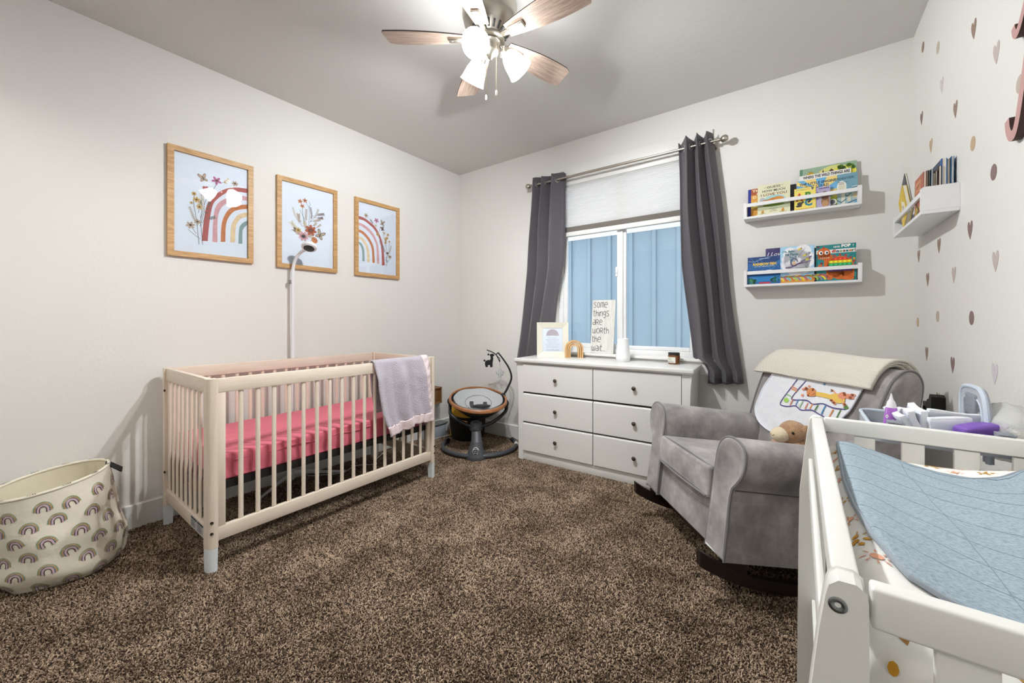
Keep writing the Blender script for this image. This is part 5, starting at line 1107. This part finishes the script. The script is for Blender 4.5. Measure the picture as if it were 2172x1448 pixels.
for x, k in ((-.372, .80), (-.370, .90), (-.362, .975), (-.345, 1.0), (-.2, 1.012), (0, 1.016), (.2, 1.012), (.345, 1.0), (.362, .975), (.370, .90), (.372, .80)):
    rings.append([V((x, .40-(bcx+(o-bcx)*(k if k < 1 else 1+(k-1)*1.2)), bcz+(z-bcz)*(1-(1-k)*.6 if k < 1 else 1))) for o, z in BPS])
MB().loft(rings, 0).build('backrest', m_vel, ch, 60)
for x in (-.360, .360): MB().tube([(x, .40-o*1.0, z) for o, z in BPS[6:-12]], .0050, 8).build('back_piping', m_pipe, ch)
RCO, RCR = .45, 1.0
for x in (-.355, .325):
    rings = []
    for i in range(29):
        o = lerp(-.075, .98, i/28); z0 = RCR-math.sqrt(RCR**2-(o-RCO)**2); th = .046+.014*max(0, (.12-o)/.2)+.0*o
        rings.append([(x, .40-o, z0-.004), (x+.030, .40-o, z0-.004), (x+.030, .40-o, z0+th), (x, .40-o, z0+th)])
    MB().loft(rings, smooth=False).build('rocker', m_dkw, ch)
    for o0, o1, zt in ((.02, .13, .18), (.50, .62, .16)):
        mb = MB(); mb.loft([[(x+.004, .40-o, pl([(0, .10), (.13, .075), (.5, .03), (.62, .045)], o)), (x+.026, .40-o, pl([(0, .10), (.13, .075), (.5, .03), (.62, .045)], o)), (x+.026, .40-o, .173-.126*o+.01), (x+.004, .40-o, .173-.126*o+.01)] for o in (o0, o1)], smooth=False).build('rocker_post', m_dkw, ch)
for o, z in ((.14, .085), (.60, .075)): MB().rbox(-.34, .40-o-.02, z-.02, .34, .40-o+.02, z+.01, .004).build('cross_bar', m_dkw, ch)
# ------------------------------------------------------------------ giraffe quilt and knitted blanket on the chair back
def bo(z): return pl([(.40, .60), (.60, .65), (.73, .69), (.84, .735), (.905, .775)], z)
def on_back(x, z, d=0):
    p = V((x, .40-bo(z)*1.0+.006+d, z+d*.33)); p.y += .004*(1-(x/.36)**2)*1.2
    return p
m_quilt = mat('white_quilt', (236, 238, 244), .85, bump=(34, .7, .006)); m_qsat = mat('quilt_binding', (232, 236, 246), .35)
QO = [(.262, .868), (.271, .832), (.294, .777), (.306, .711), (.314, .655), (.306, .619), (.267, .576), (.215, .553), (.162, .542), (.107, .538), (.03, .545), (-.06, .580), (-.14, .625), (-.20, .672), (-.231, .715), (-.25, .748), (-.262, .804), (-.271, .868)]
Q2 = sm2(QO)
qt = thing('baby_quilt', 'white quilted baby cover with an embroidered giraffe hanging on the armchair back', 'quilt', (-.195, 2.322, 0), R(130.4))
def qdisp(x, z): return .005+.0022*noise.noise(V((x*26, z*26, 1)))+.001*math.sin(x*80)*math.sin(z*80)
QB = Q2; Q2 = Q2+[(lerp(Q2[-1][0], Q2[0][0], i/14), .868) for i in range(1, 15)]
mb = MB(); C0 = (.02, .72); nr = 16
mb.grid(len(Q2), nr, lambda u, v: (lambda q: on_back(q[0], q[1], qdisp(*q)))((lambda i, t: (C0[0]+(Q2[i][0]-C0[0])*t, C0[1]+(Q2[i][1]-C0[1])*t))(min(len(Q2)-1, int(round(u*(len(Q2)-1)))), max(v, .001))))
mb.build('quilt_cloth', m_quilt, qt, 180)
MB().tube([on_back(x, z, .006) for x, z in QB], .0055, 8, flat=.6).build('binding', m_qsat, qt)
EMB = dict(purple=(92, 80, 140), orange=(226, 148, 92), yellow=(236, 196, 96), brown=(140, 74, 40), coral=(228, 150, 120), green=(170, 216, 100), dgreen=(90, 130, 70), blue=(70, 136, 190), sage=(160, 200, 150), dark=(60, 44, 40))
EK = list(EMB); EM = [mat('thread_'+k, EMB[k], .8, bump=(300, .4, .001)) for k in EK]; ek = EK.index
mb = MB(); eq = lambda k=0: (lambda x, z: on_back(x, z, .0078+.0006*k))
mb.stroke(sm2([(.083, .838), (.115, .762), (.138, .698), (.105, .690), (.073, .695), (.035, .706), (-.004, .694), (-.041, .702), (-.072, .707), (-.116, .697), (-.165, .690), (-.205, .70)]), .0055, eq(), ek('purple'))
mb.stroke(sm2([(.027, .838), (.060, .777), (.073, .736), (.045, .735), (.019, .740), (-.024, .746), (-.062, .736), (-.113, .749), (-.170, .742), (-.232, .748)]), .0055, eq(), ek('purple'))
mb.disc(.104, .722, .017, .013, eq(), ek('green'), 14)
for (x, z), c, ln, vert in (((.082, .793), 'coral', .020, 0), ((.077, .781), 'orange', .022, 0), ((.094, .748), 'sage', .020, 0), ((.066, .718), 'coral', .016, 1), ((.030, .726), 'blue', .016, 1), ((.003, .721), 'sage', .017, 1), ((-.030, .720), 'coral', .016, 1), ((-.058, .724), 'orange', .013, 1), ((-.088, .724), 'dgreen', .015, 1), ((-.128, .722), 'blue', .022, 1), ((-.172, .716), 'orange', .020, 1), ((-.208, .722), 'dgreen', .020, 1)):
    d = ((ln, .004) if not vert else (-.004, ln)); mb.stroke([(x-d[0], z-d[1]), (x, z+.001), (x+d[0], z+d[1])], .0062, eq(1), ek(c))
# giraffe: head left, body lying to the right
mb.stroke(sm2([(-.045, .786), (-.09, .788), (-.14, .787), (-.17, .786)]), .020, eq(1), ek('yellow')); mb.disc(-.176, .787, .040, .020, eq(2), ek('yellow'), 18, 6); mb.disc(-.196, .803, .022, .016, eq(3), ek('coral'), 14)
for P in ([(-.15, .775), (-.165, .768), (-.178, .758)], [(-.200, .792), (-.212, .775), (-.226, .756)], [(-.205, .808), (-.228, .812), (-.252, .816)], [(-.21, .80), (-.23, .800), (-.25, .803)]): mb.stroke(P, .010, eq(2), ek('coral'))
for x, z in ((-.152, .772), (-.168, .764), (-.206, .808), (-.24, .815), (-.236, .801), (-.20, .815), (-.222, .768)): mb.disc(x, z, .008, .005, eq(4), ek('brown'), 8)
mb.disc(-.030, .789, .026, .021, eq(3), ek('orange'), 18); mb.disc(-.046, .783, .016, .012, eq(4), ek('orange'), 12)
for x, z, r in ((.010, .803, .009), (.022, .795, .008), (-.005, .815, .007), (.014, .765, .008)): mb.disc(x, z, r, r*.8, eq(3), ek('coral'), 9)
mb.disc(.004, .800, .010, .008, eq(4), ek('brown'), 8); mb.disc(-.036, .803, .007, .006, eq(4), ek('brown'), 8); mb.disc(-.02, .771, .007, .005, eq(4), ek('brown'), 8)
for x, z in ((-.034, .797), (-.022, .781)): mb.disc(x, z, .0024, .0024, eq(5), ek('dark'), 7)
mb.stroke(sm2([(-.040, .776), (-.049, .781), (-.053, .790)]), .0015, eq(5), ek('dark'))
mb.stroke(sm2([(-.162, .806), (-.150, .812), (-.144, .817)]), .005, eq(3), ek('coral')); mb.stroke([(-.144, .817), (-.128, .820)], .004, eq(3), ek('brown')); mb.stroke([(-.144, .816), (-.130, .812)], .004, eq(3), ek('brown'))
mb.disc(-.232, .757, .012, .008, eq(3), ek('dgreen'), 8); mb.disc(-.085, .838, .006, .005, eq(2), ek('blue'), 7)
mb.build('embroidery', EM, qt)
t_ = NT('cream_knit'); v = t_.coord(scale=(1, 1, 1)); wv = t_.n('ShaderNodeTexWave'); wv.inputs['Scale'].default_value = 60; wv.inputs['Distortion'].default_value = 1.2; wv.inputs['Detail Scale'].default_value = 6; wv.bands_direction = 'Z'
t_.l(v, wv.inputs['Vector']); t_.b.inputs['Base Color'].default_value = lin((240, 235, 223)); t_.b.inputs['Roughness'].default_value = .95; t_.b.inputs['Sheen Weight'].default_value = .3
t_.bump(wv.outputs['Fac'], .6, .004); m_knit = t_.m
kb = thing('knit_blanket', 'folded cream knitted blanket laid over the top of the armchair back', 'blanket', (-.195, 2.322, 0), R(130.4))
TP = [(.733, .838), (.755, .880), (.785, .918), (.825, .945), (.872, .943), (.908, .905), (.914, .85), (.895, .76), (.875, .68)]
TPS = smoothpath([(o, z, 0) for o, z in TP], 5)
def tp_(t, d):
    k = t*(len(TPS)-1); i = min(int(k), len(TPS)-2); a, b = TPS[i], TPS[i+1]; p = a.lerp(b, k-i); q = (b-a).normalized(); n_ = V((-q.y, q.x, 0)); return p+n_*d
mb = MB()
for lay, (d, xr, t0, t1) in enumerate(((.008, -.300, .03, .97), (.020, -.312, .01, 1), (.032, -.318, 0, .99))):
    def kf(u, v):
        x = lerp(.345-.012*(lay == 0), xr, u); t = lerp(t0, t1, v)
        t -= .02*math.sin(u*5)*(1-v)
        p = tp_(max(0, min(1, t)), d+.003*math.sin(u*11+v*5)+.010*math.sin(PI*min(1, max(0, (u-.02)/.5)))*math.sin(PI*min(1, v*1.6))*(.4+.3*lay)); s_ = max(0, 1-u/.12)
        return (x+.05*s_*max(0, 1-v/.35), .40-p.x+.010*s_*(1-v), p.y-.008*s_*(1-v))
    mb.grid(40, 36, kf)
o = mb.build('knit_cloth', m_knit, kb, 180); md = o.modifiers.new('thickness', 'SOLIDIFY'); md.thickness = .010; md.offset = 0
# plush animal sitting between the arms
m_plush = mat('tan_plush', (206, 168, 132), .95, bump=(150, .9, .008), sheen=.5, mott=(24, (178, 138, 104))); m_plushc = mat('cream_plush', (232, 216, 186), .95, bump=(170, .7, .005), sheen=.4)
ps = thing('plush_toy', 'tan plush animal with a cream muzzle propped on the armchair seat', 'soft toy', (-.195, 2.322, 0), R(130.4))
MB().ball((-.075, -.175, .515), .075, .065, .085, 20, 14).build('body', m_plush, ps)
MB().ball((-.085, -.150, .610), .056, .062, .054, 22, 14).build('head', m_plush, ps)
MB().ball((-.080, -.088, .596), .040, .042, .036, 20, 12).build('muzzle', m_plushc, ps)
for x in (-.135, -.035): MB().ball((x, -.175, .628), .012, .018, .026, 12, 8, M=None).build('ear', m_plush, ps)
for x in (-.131, -.046): MB().ball((x, -.113, .616), .0065, n=12, k=8).build('eye', m_blackgl, ps)
MB().tube([(-.092, -.0475, .600), (-.084, -.0460, .594), (-.076, -.0460, .594), (-.070, -.0475, .600)], .0015, 6).build('mouth', mat('thread_tan', (170, 140, 100), .8), ps)
for x in (-.15, .0): MB().tube([(x*.8-.01, -.15, .55), (x-.005, -.10, .50), (x*.9, -.07, .47)], [.026, .024, .022], 12).build('limb', m_plush, ps)
# ================================================================== BLACK DEVICE ON THE WALL
bd = thing('wall_device', 'black plastic device on the right wall behind the armchair back', 'device', (XR, 2.56, .77), world=True)
MB().prism([(2.50, .725), (2.645, .725), (2.645, .775), (2.59, .775), (2.57, .795), (2.545, .80), (2.525, .825), (2.50, .815)], lambda y, z, d: (XR-d, y, z), .0008, .045).build('housing', mat('matte_black', (26, 24, 24), .5), bd)
MB().lathe([(0, 0), (.008, 0), (.008, .006), (0, .008)], 14, M=Matrix.Translation((XR-.045, 2.61, .75)) @ Matrix.Rotation(R(-90), 4, 'Y')).build('button', m_chd, bd)
# ================================================================== CHANGING TABLE
m_ct = mat('white_table_paint', (234, 234, 230), .35); m_tray = mat('cream_tray', (236, 230, 210), .4)
ct = thing('changing_table', 'white wooden changing table with slatted rails along the right wall', 'changing table', (.26, 1.03, 0), world=True)
LP = [(-.006, -.004), (.31, -.001), (.48, 0), (.63, .003), (.71, .011), (.80, .020), (.845, .026)]
for y0, y1 in ((.565, .598), (1.482, 1.512)):
    for side_ in (0, 1):
        P = [(x, z) for z, x in LP]+[(.029, .858), (.036, .8645), (.050, .865), (.0565, .860), (.058, .85), (.060, .5), (.062, -.006)]
        if side_: P = [(.512-x, z) for x, z in P][::-1]
        rings = []
        for y, k in ((y0, .0024), (y0+.0012, .0008), (y0+.003, 0), (y1-.003, 0), (y1-.0012, .0008), (y1, .0024)):
            n = len(P); R_ = []
            for i, (x, z) in enumerate(P):
                a, b = P[i-1], P[(i+1) % n]; tx, tz = b[0]-a[0], b[1]-a[1]; l = math.hypot(tx, tz) or 1; sgn_ = 1
                R_.append((x+tz/l*k*sgn_*(-1 if side_ == 0 else -1)*(1), y, z-tx/l*k*(-1)))
            rings.append(R_)
        ar = sum(P[i-1][0]*P[i][1]-P[i][0]*P[i-1][1] for i in range(len(P)))
        if ar > 0: rings = [[(x+2*(p[0]-x), y, z+2*(p[1]-z)) for (x, y, z), p in zip(r_, P)] for r_ in rings]
        lg = MB().loft(rings).build('leg', m_ct, ct, 35)
        if y0 < 1:
            xb = .0345 if not side_ else .4775
            MB().lathe([(0, -.001), (.0028, -.001), (.0034, .0005), (.0052, .0012), (.0072, .0012), (.0086, .0004), (.0086, -.002)][::-1], 24, M=Matrix.Translation((xb, y0-.0005, .8395)) @ Matrix.Rotation(R(90), 4, 'X')).build('bolt', mat('zinc_bolt', (150, 154, 156), .3, 1), lg)
MB().rbox(.030, .599, .818, .056, 1.481, .865, .004, 3).build('top_rail', m_ct, ct)
MB().rbox(.456, .599, .818, .482, 1.481, .865, .004, 3).build('top_rail', m_ct, ct)
MB().rbox(.0630, .574, .820, .4525, .597, .865, .004, 3).build('top_rail', m_ct, ct)
MB().rbox(.0595, 1.480, .826, .4525, 1.502, .868, .004, 3).build('top_rail', m_ct, ct)
MB().rbox(.019, .600, .735, .0285, 1.262, .802, .003, 2).build('side_board', m_ct, ct)
for y in (.5805, 1.486):
    MB().rbox(.0595, y, .68, .4525, y+.016, .705, .003).build('lower_rail', m_ct, ct)
    for k in range(4): x = (.113 if y < 1 else .127)+.0975*k; MB().rbox(x, y+.001, .704, x+.045, y+.014, .823, .003).build('slat', m_ct, ct)
MB().rbox(.058, .600, .705, .454, 1.480, .720, .003).build('changing_tray', m_tray, ct)
MB().rbox(.03, .60, .30, .482, 1.48, .318, .003).build('lower_shelf', m_ct, ct)
# pad with printed cover
m_padc = mat('white_pad_cover', (240, 238, 234), .85, bump=(60, .2, .002))
PX, PY, PW, PL = .257, 1.040, .1985, .434
def edg(t): t = min(1, abs(t)); return (1-t**9)**(1/3.0)
def pad_z(x, y):
    u = (x-PX)/PW; v = (y-PY)/PL
    h = .790+.050*min(1, abs(u))**2.3+.012*max(0, v)**6
    return .722+(h-.722)*edg(u)*edg(v)
pd = thing('changing_pad', 'contoured changing pad in a white cover printed with suns and rainbows', 'changing pad', (PX, PY, .72), world=True)
def pf_(u, v):
    a = math.sin((u-.5)*PI)*.5+.5 if True else u; b = math.sin((v-.5)*PI)*.5+.5
    x = PX+PW*(2*a-1)*.99995; y = PY+PL*(2*b-1)*.99995; return (x, y, pad_z(x, y))
mb = MB().grid(44, 60, pf_); mb.box(PX-PW+.004, PY-PL+.004, .7205, PX+PW-.004, PY+PL-.004, .724); mb.build('pad_cover', m_padc, pd, 180)
PK = dict(gold=(206, 150, 40), peach=(228, 168, 138), brown=(166, 118, 62), mint=(206, 226, 216), rust=(150, 90, 40)); pk = list(PK).index
mb = MB()
def pmap(cx, cy, rot, s_):
    ca, sa = math.cos(R(rot)), math.sin(R(rot))
    def f(x, y):
        X, Y = cx+(x*ca-y*sa)*s_, cy+(x*sa+y*ca)*s_; X = max(PX-PW*.995, min(PX+PW*.995, X)); Y = max(PY-PL*.995, min(PY+PL*.995, Y)); return (X, Y, pad_z(X, Y)+.0012)
    return f
def sun(mp, c):
    for a, b in ((.0, .32), ): mb.disc(0, 0, .42, .42, mp, pk(c), 14)
    for i in range(8):
        a = 2*PI*i/8; mb.stroke([(.60*math.cos(a), .60*math.sin(a)), (.80*math.cos(a), .80*math.sin(a)), (1.0*math.cos(a), 1.0*math.sin(a))], .12, mp, pk(c))
def flr(mp, c):
    mb.disc(0, 0, .3, .3, mp, pk(c), 10)
    for i in range(5): mb.disc(.75*math.cos(2*PI*i/5), .75*math.sin(2*PI*i/5), .26, .2, mp, pk(c), 8, 72*i)
    for i in range(4): mb.stroke([(1.0*math.cos(.4*i), 1.0*math.sin(.4*i)), (1.5*math.cos(.4*i), 1.5*math.sin(.4*i))], .07, mp, pk(c))
def bow(mp, cs):
    for i, c in enumerate(cs): mb.arc(0, -.3, 1-.28*i, 1-.28*i, .16, mp, pk(c), n=12, leg=.25)
q = random.Random(3)
spots = [(.100, .665, 'b', 62, .034), (.128, .672, 's', 20, .024), (.155, .668, 'f', 0, .014), (.070, .815, 'f', 10, .020), (.090, .765, 's', 0, .019), (.116, .79, 'm', 60, .020), (.064, .69, 's', 0, .006), (.067, .985, 'f', 40, .019), (.069, .90, 's', 0, .018), (.070, 1.11, 's', 0, .015), (.069, 1.19, 'f', 0, .016), (.073, 1.26, 's', 30, .014), (.074, 1.32, 'f', 60, .014), (.085, 1.40, 's', 0, .014), (.095, 1.44, 'f', 0, .014),
         (.20, .635, 'f', 0, .020), (.13, 1.45, 'f', 20, .016), (.17, 1.445, 's', 0, .016), (.22, 1.435, 'b', 10, .018), (.27, 1.42, 'f', 0, .020), (.32, 1.43, 's', 0, .018), (.37, 1.44, 'b', 0, .018), (.41, 1.42, 'f', 30, .018), (.30, 1.38, 's', 0, .016), (.24, 1.455, 's', 0, .012), (.35, 1.39, 'f', 0, .014)]
for x, y, k, r_, s_ in spots:
    mp = pmap(x, y, r_, s_)
    if k == 'b': bow(mp, ('brown', 'brown', 'peach'))
    elif k == 'm': bow(mp, ('mint', 'mint'))
    elif k == 's': sun(mp, 'peach')
    else: flr(mp, 'gold')
nf = lambda x, z: (x, PY-PL*.996-.001, z)
mb.disc(.155, .765, .010, .012, nf, pk('rust'), 9); mb.arc(.128, .740, .018, .018, .004, nf, pk('brown'), n=8); mb.arc(.128, .740, .011, .011, .003, nf, pk('peach'), n=8); mb.disc(.20, .772, .010, .006, nf, pk('rust'), 8); mb.disc(.085, .765, .005, .009, nf, pk('gold'), 8)
mb.build('cover_print', [mat('pad_'+k, c, .85) for k, c in PK.items()], pd)
# blue grey quilted cloth on the pad
t_ = NT('blue_grey_cloth'); v = t_.coord(); f = t_.noise(t_.coord(scale=(1, 2.4, 1)), 190, 2, .6)
t_.l(t_.ramp(f, [(.38, (134, 151, 165)), (.55, (160, 175, 186)), (.7, (169, 183, 193))]), t_.b.inputs['Base Color']); t_.b.inputs['Roughness'].default_value = .9; t_.bump(t_.noise(v, 45, 4), .35, .003); m_mus = t_.m
cl_ = thing('muslin_cloth', 'blue grey quilted cloth spread over the changing pad', 'cloth', (.26, 1.05, .80), world=True)
Lt = [(1.47, .106), (1.42, .087), (1.355, .082), (1.2, .079), (1.05, .076), (.91, .080), (.785, .091), (.72, .106), (.70, .118)]
Nt = [(.10, .748), (.118, .730), (.15, .716), (.20, .699), (.26, .684), (.33, .672), (.45, .664)]
Ft = [(.10, 1.455), (.12, 1.462), (.163, 1.43), (.215, 1.365), (.262, 1.33), (.311, 1.315), (.36, 1.335), (.397, 1.375), (.45, 1.41)]
def clxy(u, v):
    y_ = lerp(.66, 1.44, v); x = lerp(pl(Lt, lerp(.70, 1.47, v)), .432, u); return x, lerp(pl(Nt, x), pl(Ft, x), v)
def clf(u, v, d=0):
    x, y = clxy(u, v)
    e = min(u/.03, v/.03, (1-v)/.03, 1); z = pad_z(x, y)
    lift = .012*math.sin(PI*v)**1*math.sin(PI*min(1, u*1.0))*.6
    wv_ = .0022*math.sin(14*v+5*u)+.0035*noise.noise(V((x*14, y*9, 0)))
    if v > .94: wv_ += .003*math.sin(u*26)
    return V((x, y, z+.0065+lift+abs(wv_)*e+d))
mb = MB().grid(48, 70, lambda u, v: clf(u, v)); o = mb.build('cloth_sheet', m_mus, cl_, 180); md = o.modifiers.new('thickness', 'SOLIDIFY'); md.thickness = .004; md.offset = 0
ED = [clf(i/40, 0) for i in range(41)]; ED = [clf(0, 1-i/60) for i in range(61)]+ED
MB().tube([clf(1-i/40, 1) for i in range(41)]+ED[1:], .0042, 8, flat=.8).build('binding', mat('grey_binding', (150, 160, 170), .8), cl_)
mb = MB(); m_st = mat('stitch_grey', (128, 144, 156), .8)
for k in range(1, 8):
    v0 = k/8.2; mb.tube([clf(u_/40, min(.99, v0+.02*math.sin(u_/9+k))+.0, .0022) for u_ in range(0, 41)], .00045, 5)
for u0 in (.36,): mb.tube([clf(u0+.03*math.sin(i/9), i/50, .0022) for i in range(51)], .0006, 5)
mb.tube([clf(i/40, .972, .0024) for i in range(41)], .0009, 5)
mb.build('quilting_stitches', m_st, cl_)
# ------------------------------------------------------------------ caddy and its contents
m_feltg = mat('grey_felt', (176, 180, 188), .95, bump=(260, .4, .002)); m_feltd = mat('heather_felt', (120, 124, 134), .95, mott=(240, (150, 154, 162))); m_feltp = mat('pale_blue_piping', (196, 206, 220), .6)
cy = thing('diaper_caddy', 'pale grey felt caddy with a tall carry handle hung on the far table rail', 'caddy', (.33, 1.66, .76), world=True)
KX0, KX1, KY0, KY1, KZ0, KZ1 = .165, .500, 1.535, 1.800, .806, .850
def rr(x0, y0, x1, y1, r, z, n=5):
    P = []
    for cx, cy_, a0_ in ((x1-r, y1-r, 0), (x0+r, y1-r, 90), (x0+r, y0+r, 180), (x1-r, y0+r, 270)):
        for i in range(n+1): a = R(a0_+90*i/n); P.append((cx+r*math.cos(a), cy_+r*math.sin(a), z))
    return P
MB().loft([rr(KX0+.006, KY0+.006, KX1-.006, KY1-.006, .03, KZ0+.006), rr(KX0+.006, KY0+.006, KX1-.006, KY1-.006, .03, KZ1), rr(KX0, KY0, KX1, KY1, .036, KZ1), rr(KX0, KY0, KX1, KY1, .036, KZ0)][::-1]).build('caddy_body', m_feltg, cy, 40)
MB().tube(rr(KX0+.002, KY0+.002, KX1-.002, KY1-.002, .034, KZ1+.001), .0052, 8, closed=True).build('rim_piping', m_feltp, cy)
for x in (.20, .40): MB().rbox(x, 1.505, KZ1-.0, x+.03, 1.5345, .872, .002).rbox(x, 1.4995, .869, x+.03, 1.536, .873, .0015).build('hook_strap', m_feltd, cy)
HXc = .408
HO = [(1.580, .775), (1.584, .86), (1.602, .93), (1.628, .958), (1.665, .965), (1.74, .962), (1.780, .952), (1.794, .925), (1.796, .86), (1.796, .775)]
HI = [(1.606, .775), (1.610, .86), (1.626, .910), (1.645, .928), (1.67, .934), (1.735, .932), (1.760, .924), (1.770, .905), (1.772, .86), (1.772, .775)]
HOs, HIs = sm2(HO), sm2(HI)
MB().loft([[(HXc-.006, a[0], a[1]), (HXc+.006, a[0], a[1]), (HXc+.006, b[0], b[1]), (HXc-.006, b[0], b[1])] for a, b in zip(HOs, HIs)]).build('carry_handle', m_feltg, cy, 40)
MB().tube([(HXc-.004, y, z) for y, z in HOs], .0062, 8).tube([(HXc-.005, y, z) for y, z in HIs], .0035, 8).build('handle_piping', m_feltp, cy)
MB().rbox(HXc-.012, 1.655, .885, HXc+.012, 1.735, .945, .005, 3).build('grip_wrap', m_feltd, cy)
m_dia = mat('white_diaper', (232, 234, 240), .8, bump=(70, .4, .004)); m_diab = mat('diaper_grey_edge', (206, 210, 222), .8, bump=(70, .4, .004))
dl = ('leftmost white folded diaper in the grey caddy', 'second white folded diaper from the left in the grey caddy', 'middle white folded diaper in the grey caddy', 'fourth white folded diaper from the left in the grey caddy', 'white folded diaper next to the purple wipes pack')
for i in range(5):
    x, y, rz_, ty, tx, hh, wy = ((.262, 1.62, 14, -24, 0, .082, 1), (.277, 1.62, 10, -18, 0, .086, 1), (.293, 1.63, 4, -12, 0, .090, 1), (.336, 1.585, 108, 0, -14, .074, .9), (.350, 1.62, 102, 0, -10, .086, 1.1))[i]
    d_ = thing('folded_diaper', dl[i], 'diaper', (x, y, .8135), R(rz_), 'folded diapers in the caddy')
    M = Matrix.Rotation(R(ty), 4, 'Y') @ Matrix.Rotation(R(tx if rz_ < 90 else 0), 4, 'X')
    def dfn(p, i=i):
        p.x += .004*math.sin(p.z*60+i)+.003*math.sin(p.y*50+i*2); p.z += .004*math.sin(p.y*40+i*3)*(p.z > .05); return p
    MB().rbox(-.0085, -.048*wy, 0, .0085, .050*wy, hh, .008, 3, 0, M, fn=dfn, cuts=5).build('absorbent_pad', m_dia, d_)
    MB().rbox(-.0095, -.050*wy, .012, -.0065, .052*wy, hh-.008, .0014, 2, 0, M, fn=dfn, cuts=3).build('outer_cover', m_diab, d_)
tu = thing('cream_tube', 'purple cream tube with white tip standing at the left of the caddy', 'tube', (.222, 1.615, .8135))
def tub(z, w, d): return [(w*math.cos(2*PI*i/24), d*math.sin(2*PI*i/24), z) for i in range(24)]
MB().loft([tub(0, .020, .014), tub(.03, .0185, .0155), tub(.06, .0155, .0150), tub(.082, .0125, .0125)]).build('tube_body', mat('purple_tube', (176, 110, 206), .35), tu, 60)
MB().loft([tub(.082, .0125, .0125), tub(.098, .0092, .0092), tub(.106, .0048, .0048), tub(.120, .0020, .0020), tub(.124, .0008, .0008)]).build('tube_tip', mat('white_tip', (236, 234, 238), .4), tu, 60)
mb = MB()
def tmap(k): return lambda x, z: (lambda a, w, d: V((w*math.cos(a), d*math.sin(a), z)))(R(-115)+x/.02, pl([(0, .0205), (.03, .019), (.06, .016), (.082, .013)], z)+.0004*k, pl([(0, .0145), (.03, .016), (.06, .0155), (.082, .013)], z)+.0004*k)
for x, z in ((-.006, .056), (.010, .044)):
    for i in range(5): mb.disc(x+.0032*math.cos(2*PI*i/5), z+.0036*math.sin(2*PI*i/5), .0021, .0024, tmap(0), 0, 7)
    mb.disc(x, z, .0013, .0015, tmap(1), 1, 7)
for i in range(5): mb.stroke([(-.010, .064+.0035*i), (-.0092, .0665+.0035*i)], .0014, tmap(0), 0)
mb.build('tube_print', [mat('print_white', (240, 238, 242), .5), m_ink], tu)
wp = thing('wipes_pack', 'purple wipes packet lying across the front of the grey caddy', 'wipes', (.388, 1.575, .846), R(30))
M = Matrix.Rotation(R(-7), 4, 'Y') @ Matrix.Rotation(R(10), 4, 'X')
def wfn(p): p.z += .004*math.cos(p.x*30)-.003*math.sin(p.y*60); return p
MB().rbox(-.052, -.022, -.016, .052, .022, .034, .009, 3, 0, M, fn=wfn, cuts=4).build('packet', mat('purple_packet', (124, 86, 182), .4), wp)
mb = MB(); 
for i in range(3):
    for j in range(7): mb.stroke([(-.022+.009*j, .010-.007*i), (-.022+.009*j+.0065, .010-.007*i)], .0022, lambda x, z: M @ V((x, -.0232-.0004, z)), 0)
mb.build('packet_print', mat('print_lilac', (196, 176, 226), .5), wp)
MB().rbox(-.054, -.002, -.010, -.051, .002, .022, .001, 1, 0, M).rbox(.051, -.002, -.010, .054, .002, .022, .001, 1, 0, M).build('sealed_end', mat('purple_packet_end', (104, 70, 160), .4), wp)
bgm = NT('clear_plastic_bag'); bgm.b.inputs['Base Color'].default_value = lin((226, 226, 222)); bgm.b.inputs['Roughness'].default_value = .25
trb = bgm.n('ShaderNodeBsdfTransparent'); mxb = bgm.n('ShaderNodeMixShader'); mxb.inputs[0].default_value = .45; bgm.l(bgm.b.outputs[0], mxb.inputs[1]); bgm.l(trb.outputs[0], mxb.inputs[2]); bgm.l(mxb.outputs[0], bgm.out.inputs[0]); bgm.bump(bgm.noise(bgm.coord(), 26, 5, .7), .8, .01)
bag = thing('plastic_bag', 'crumpled translucent white plastic bag slumped against the wall by the caddy', 'bag', (.46, 1.62, .80), world=True)
def bagf(p):
    k = noise.noise(p*22)*.010+noise.noise(p*55)*.005; p.z += k; p.y += k; return p
MB().ball((.452, 1.650, .852), .058, .125, .080, 30, 20, fn=bagf).build('bag_film', bgm.m, bag, 180)
kx = thing('cardboard_box', 'small tan cardboard box at the near end of the grey caddy', 'box', (.470, 1.562, .8115), R(8))
MB().rbox(-.03, -.02, 0, .03, .02, .058, .002).build('carton', mat('tan_card', (204, 194, 176), .7), kx)
MB().rbox(-.0305, -.0205, .054, .0305, .0205, .060, .001, 1).build('carton_lid', mat('tan_card_lid', (214, 206, 190), .7), kx)
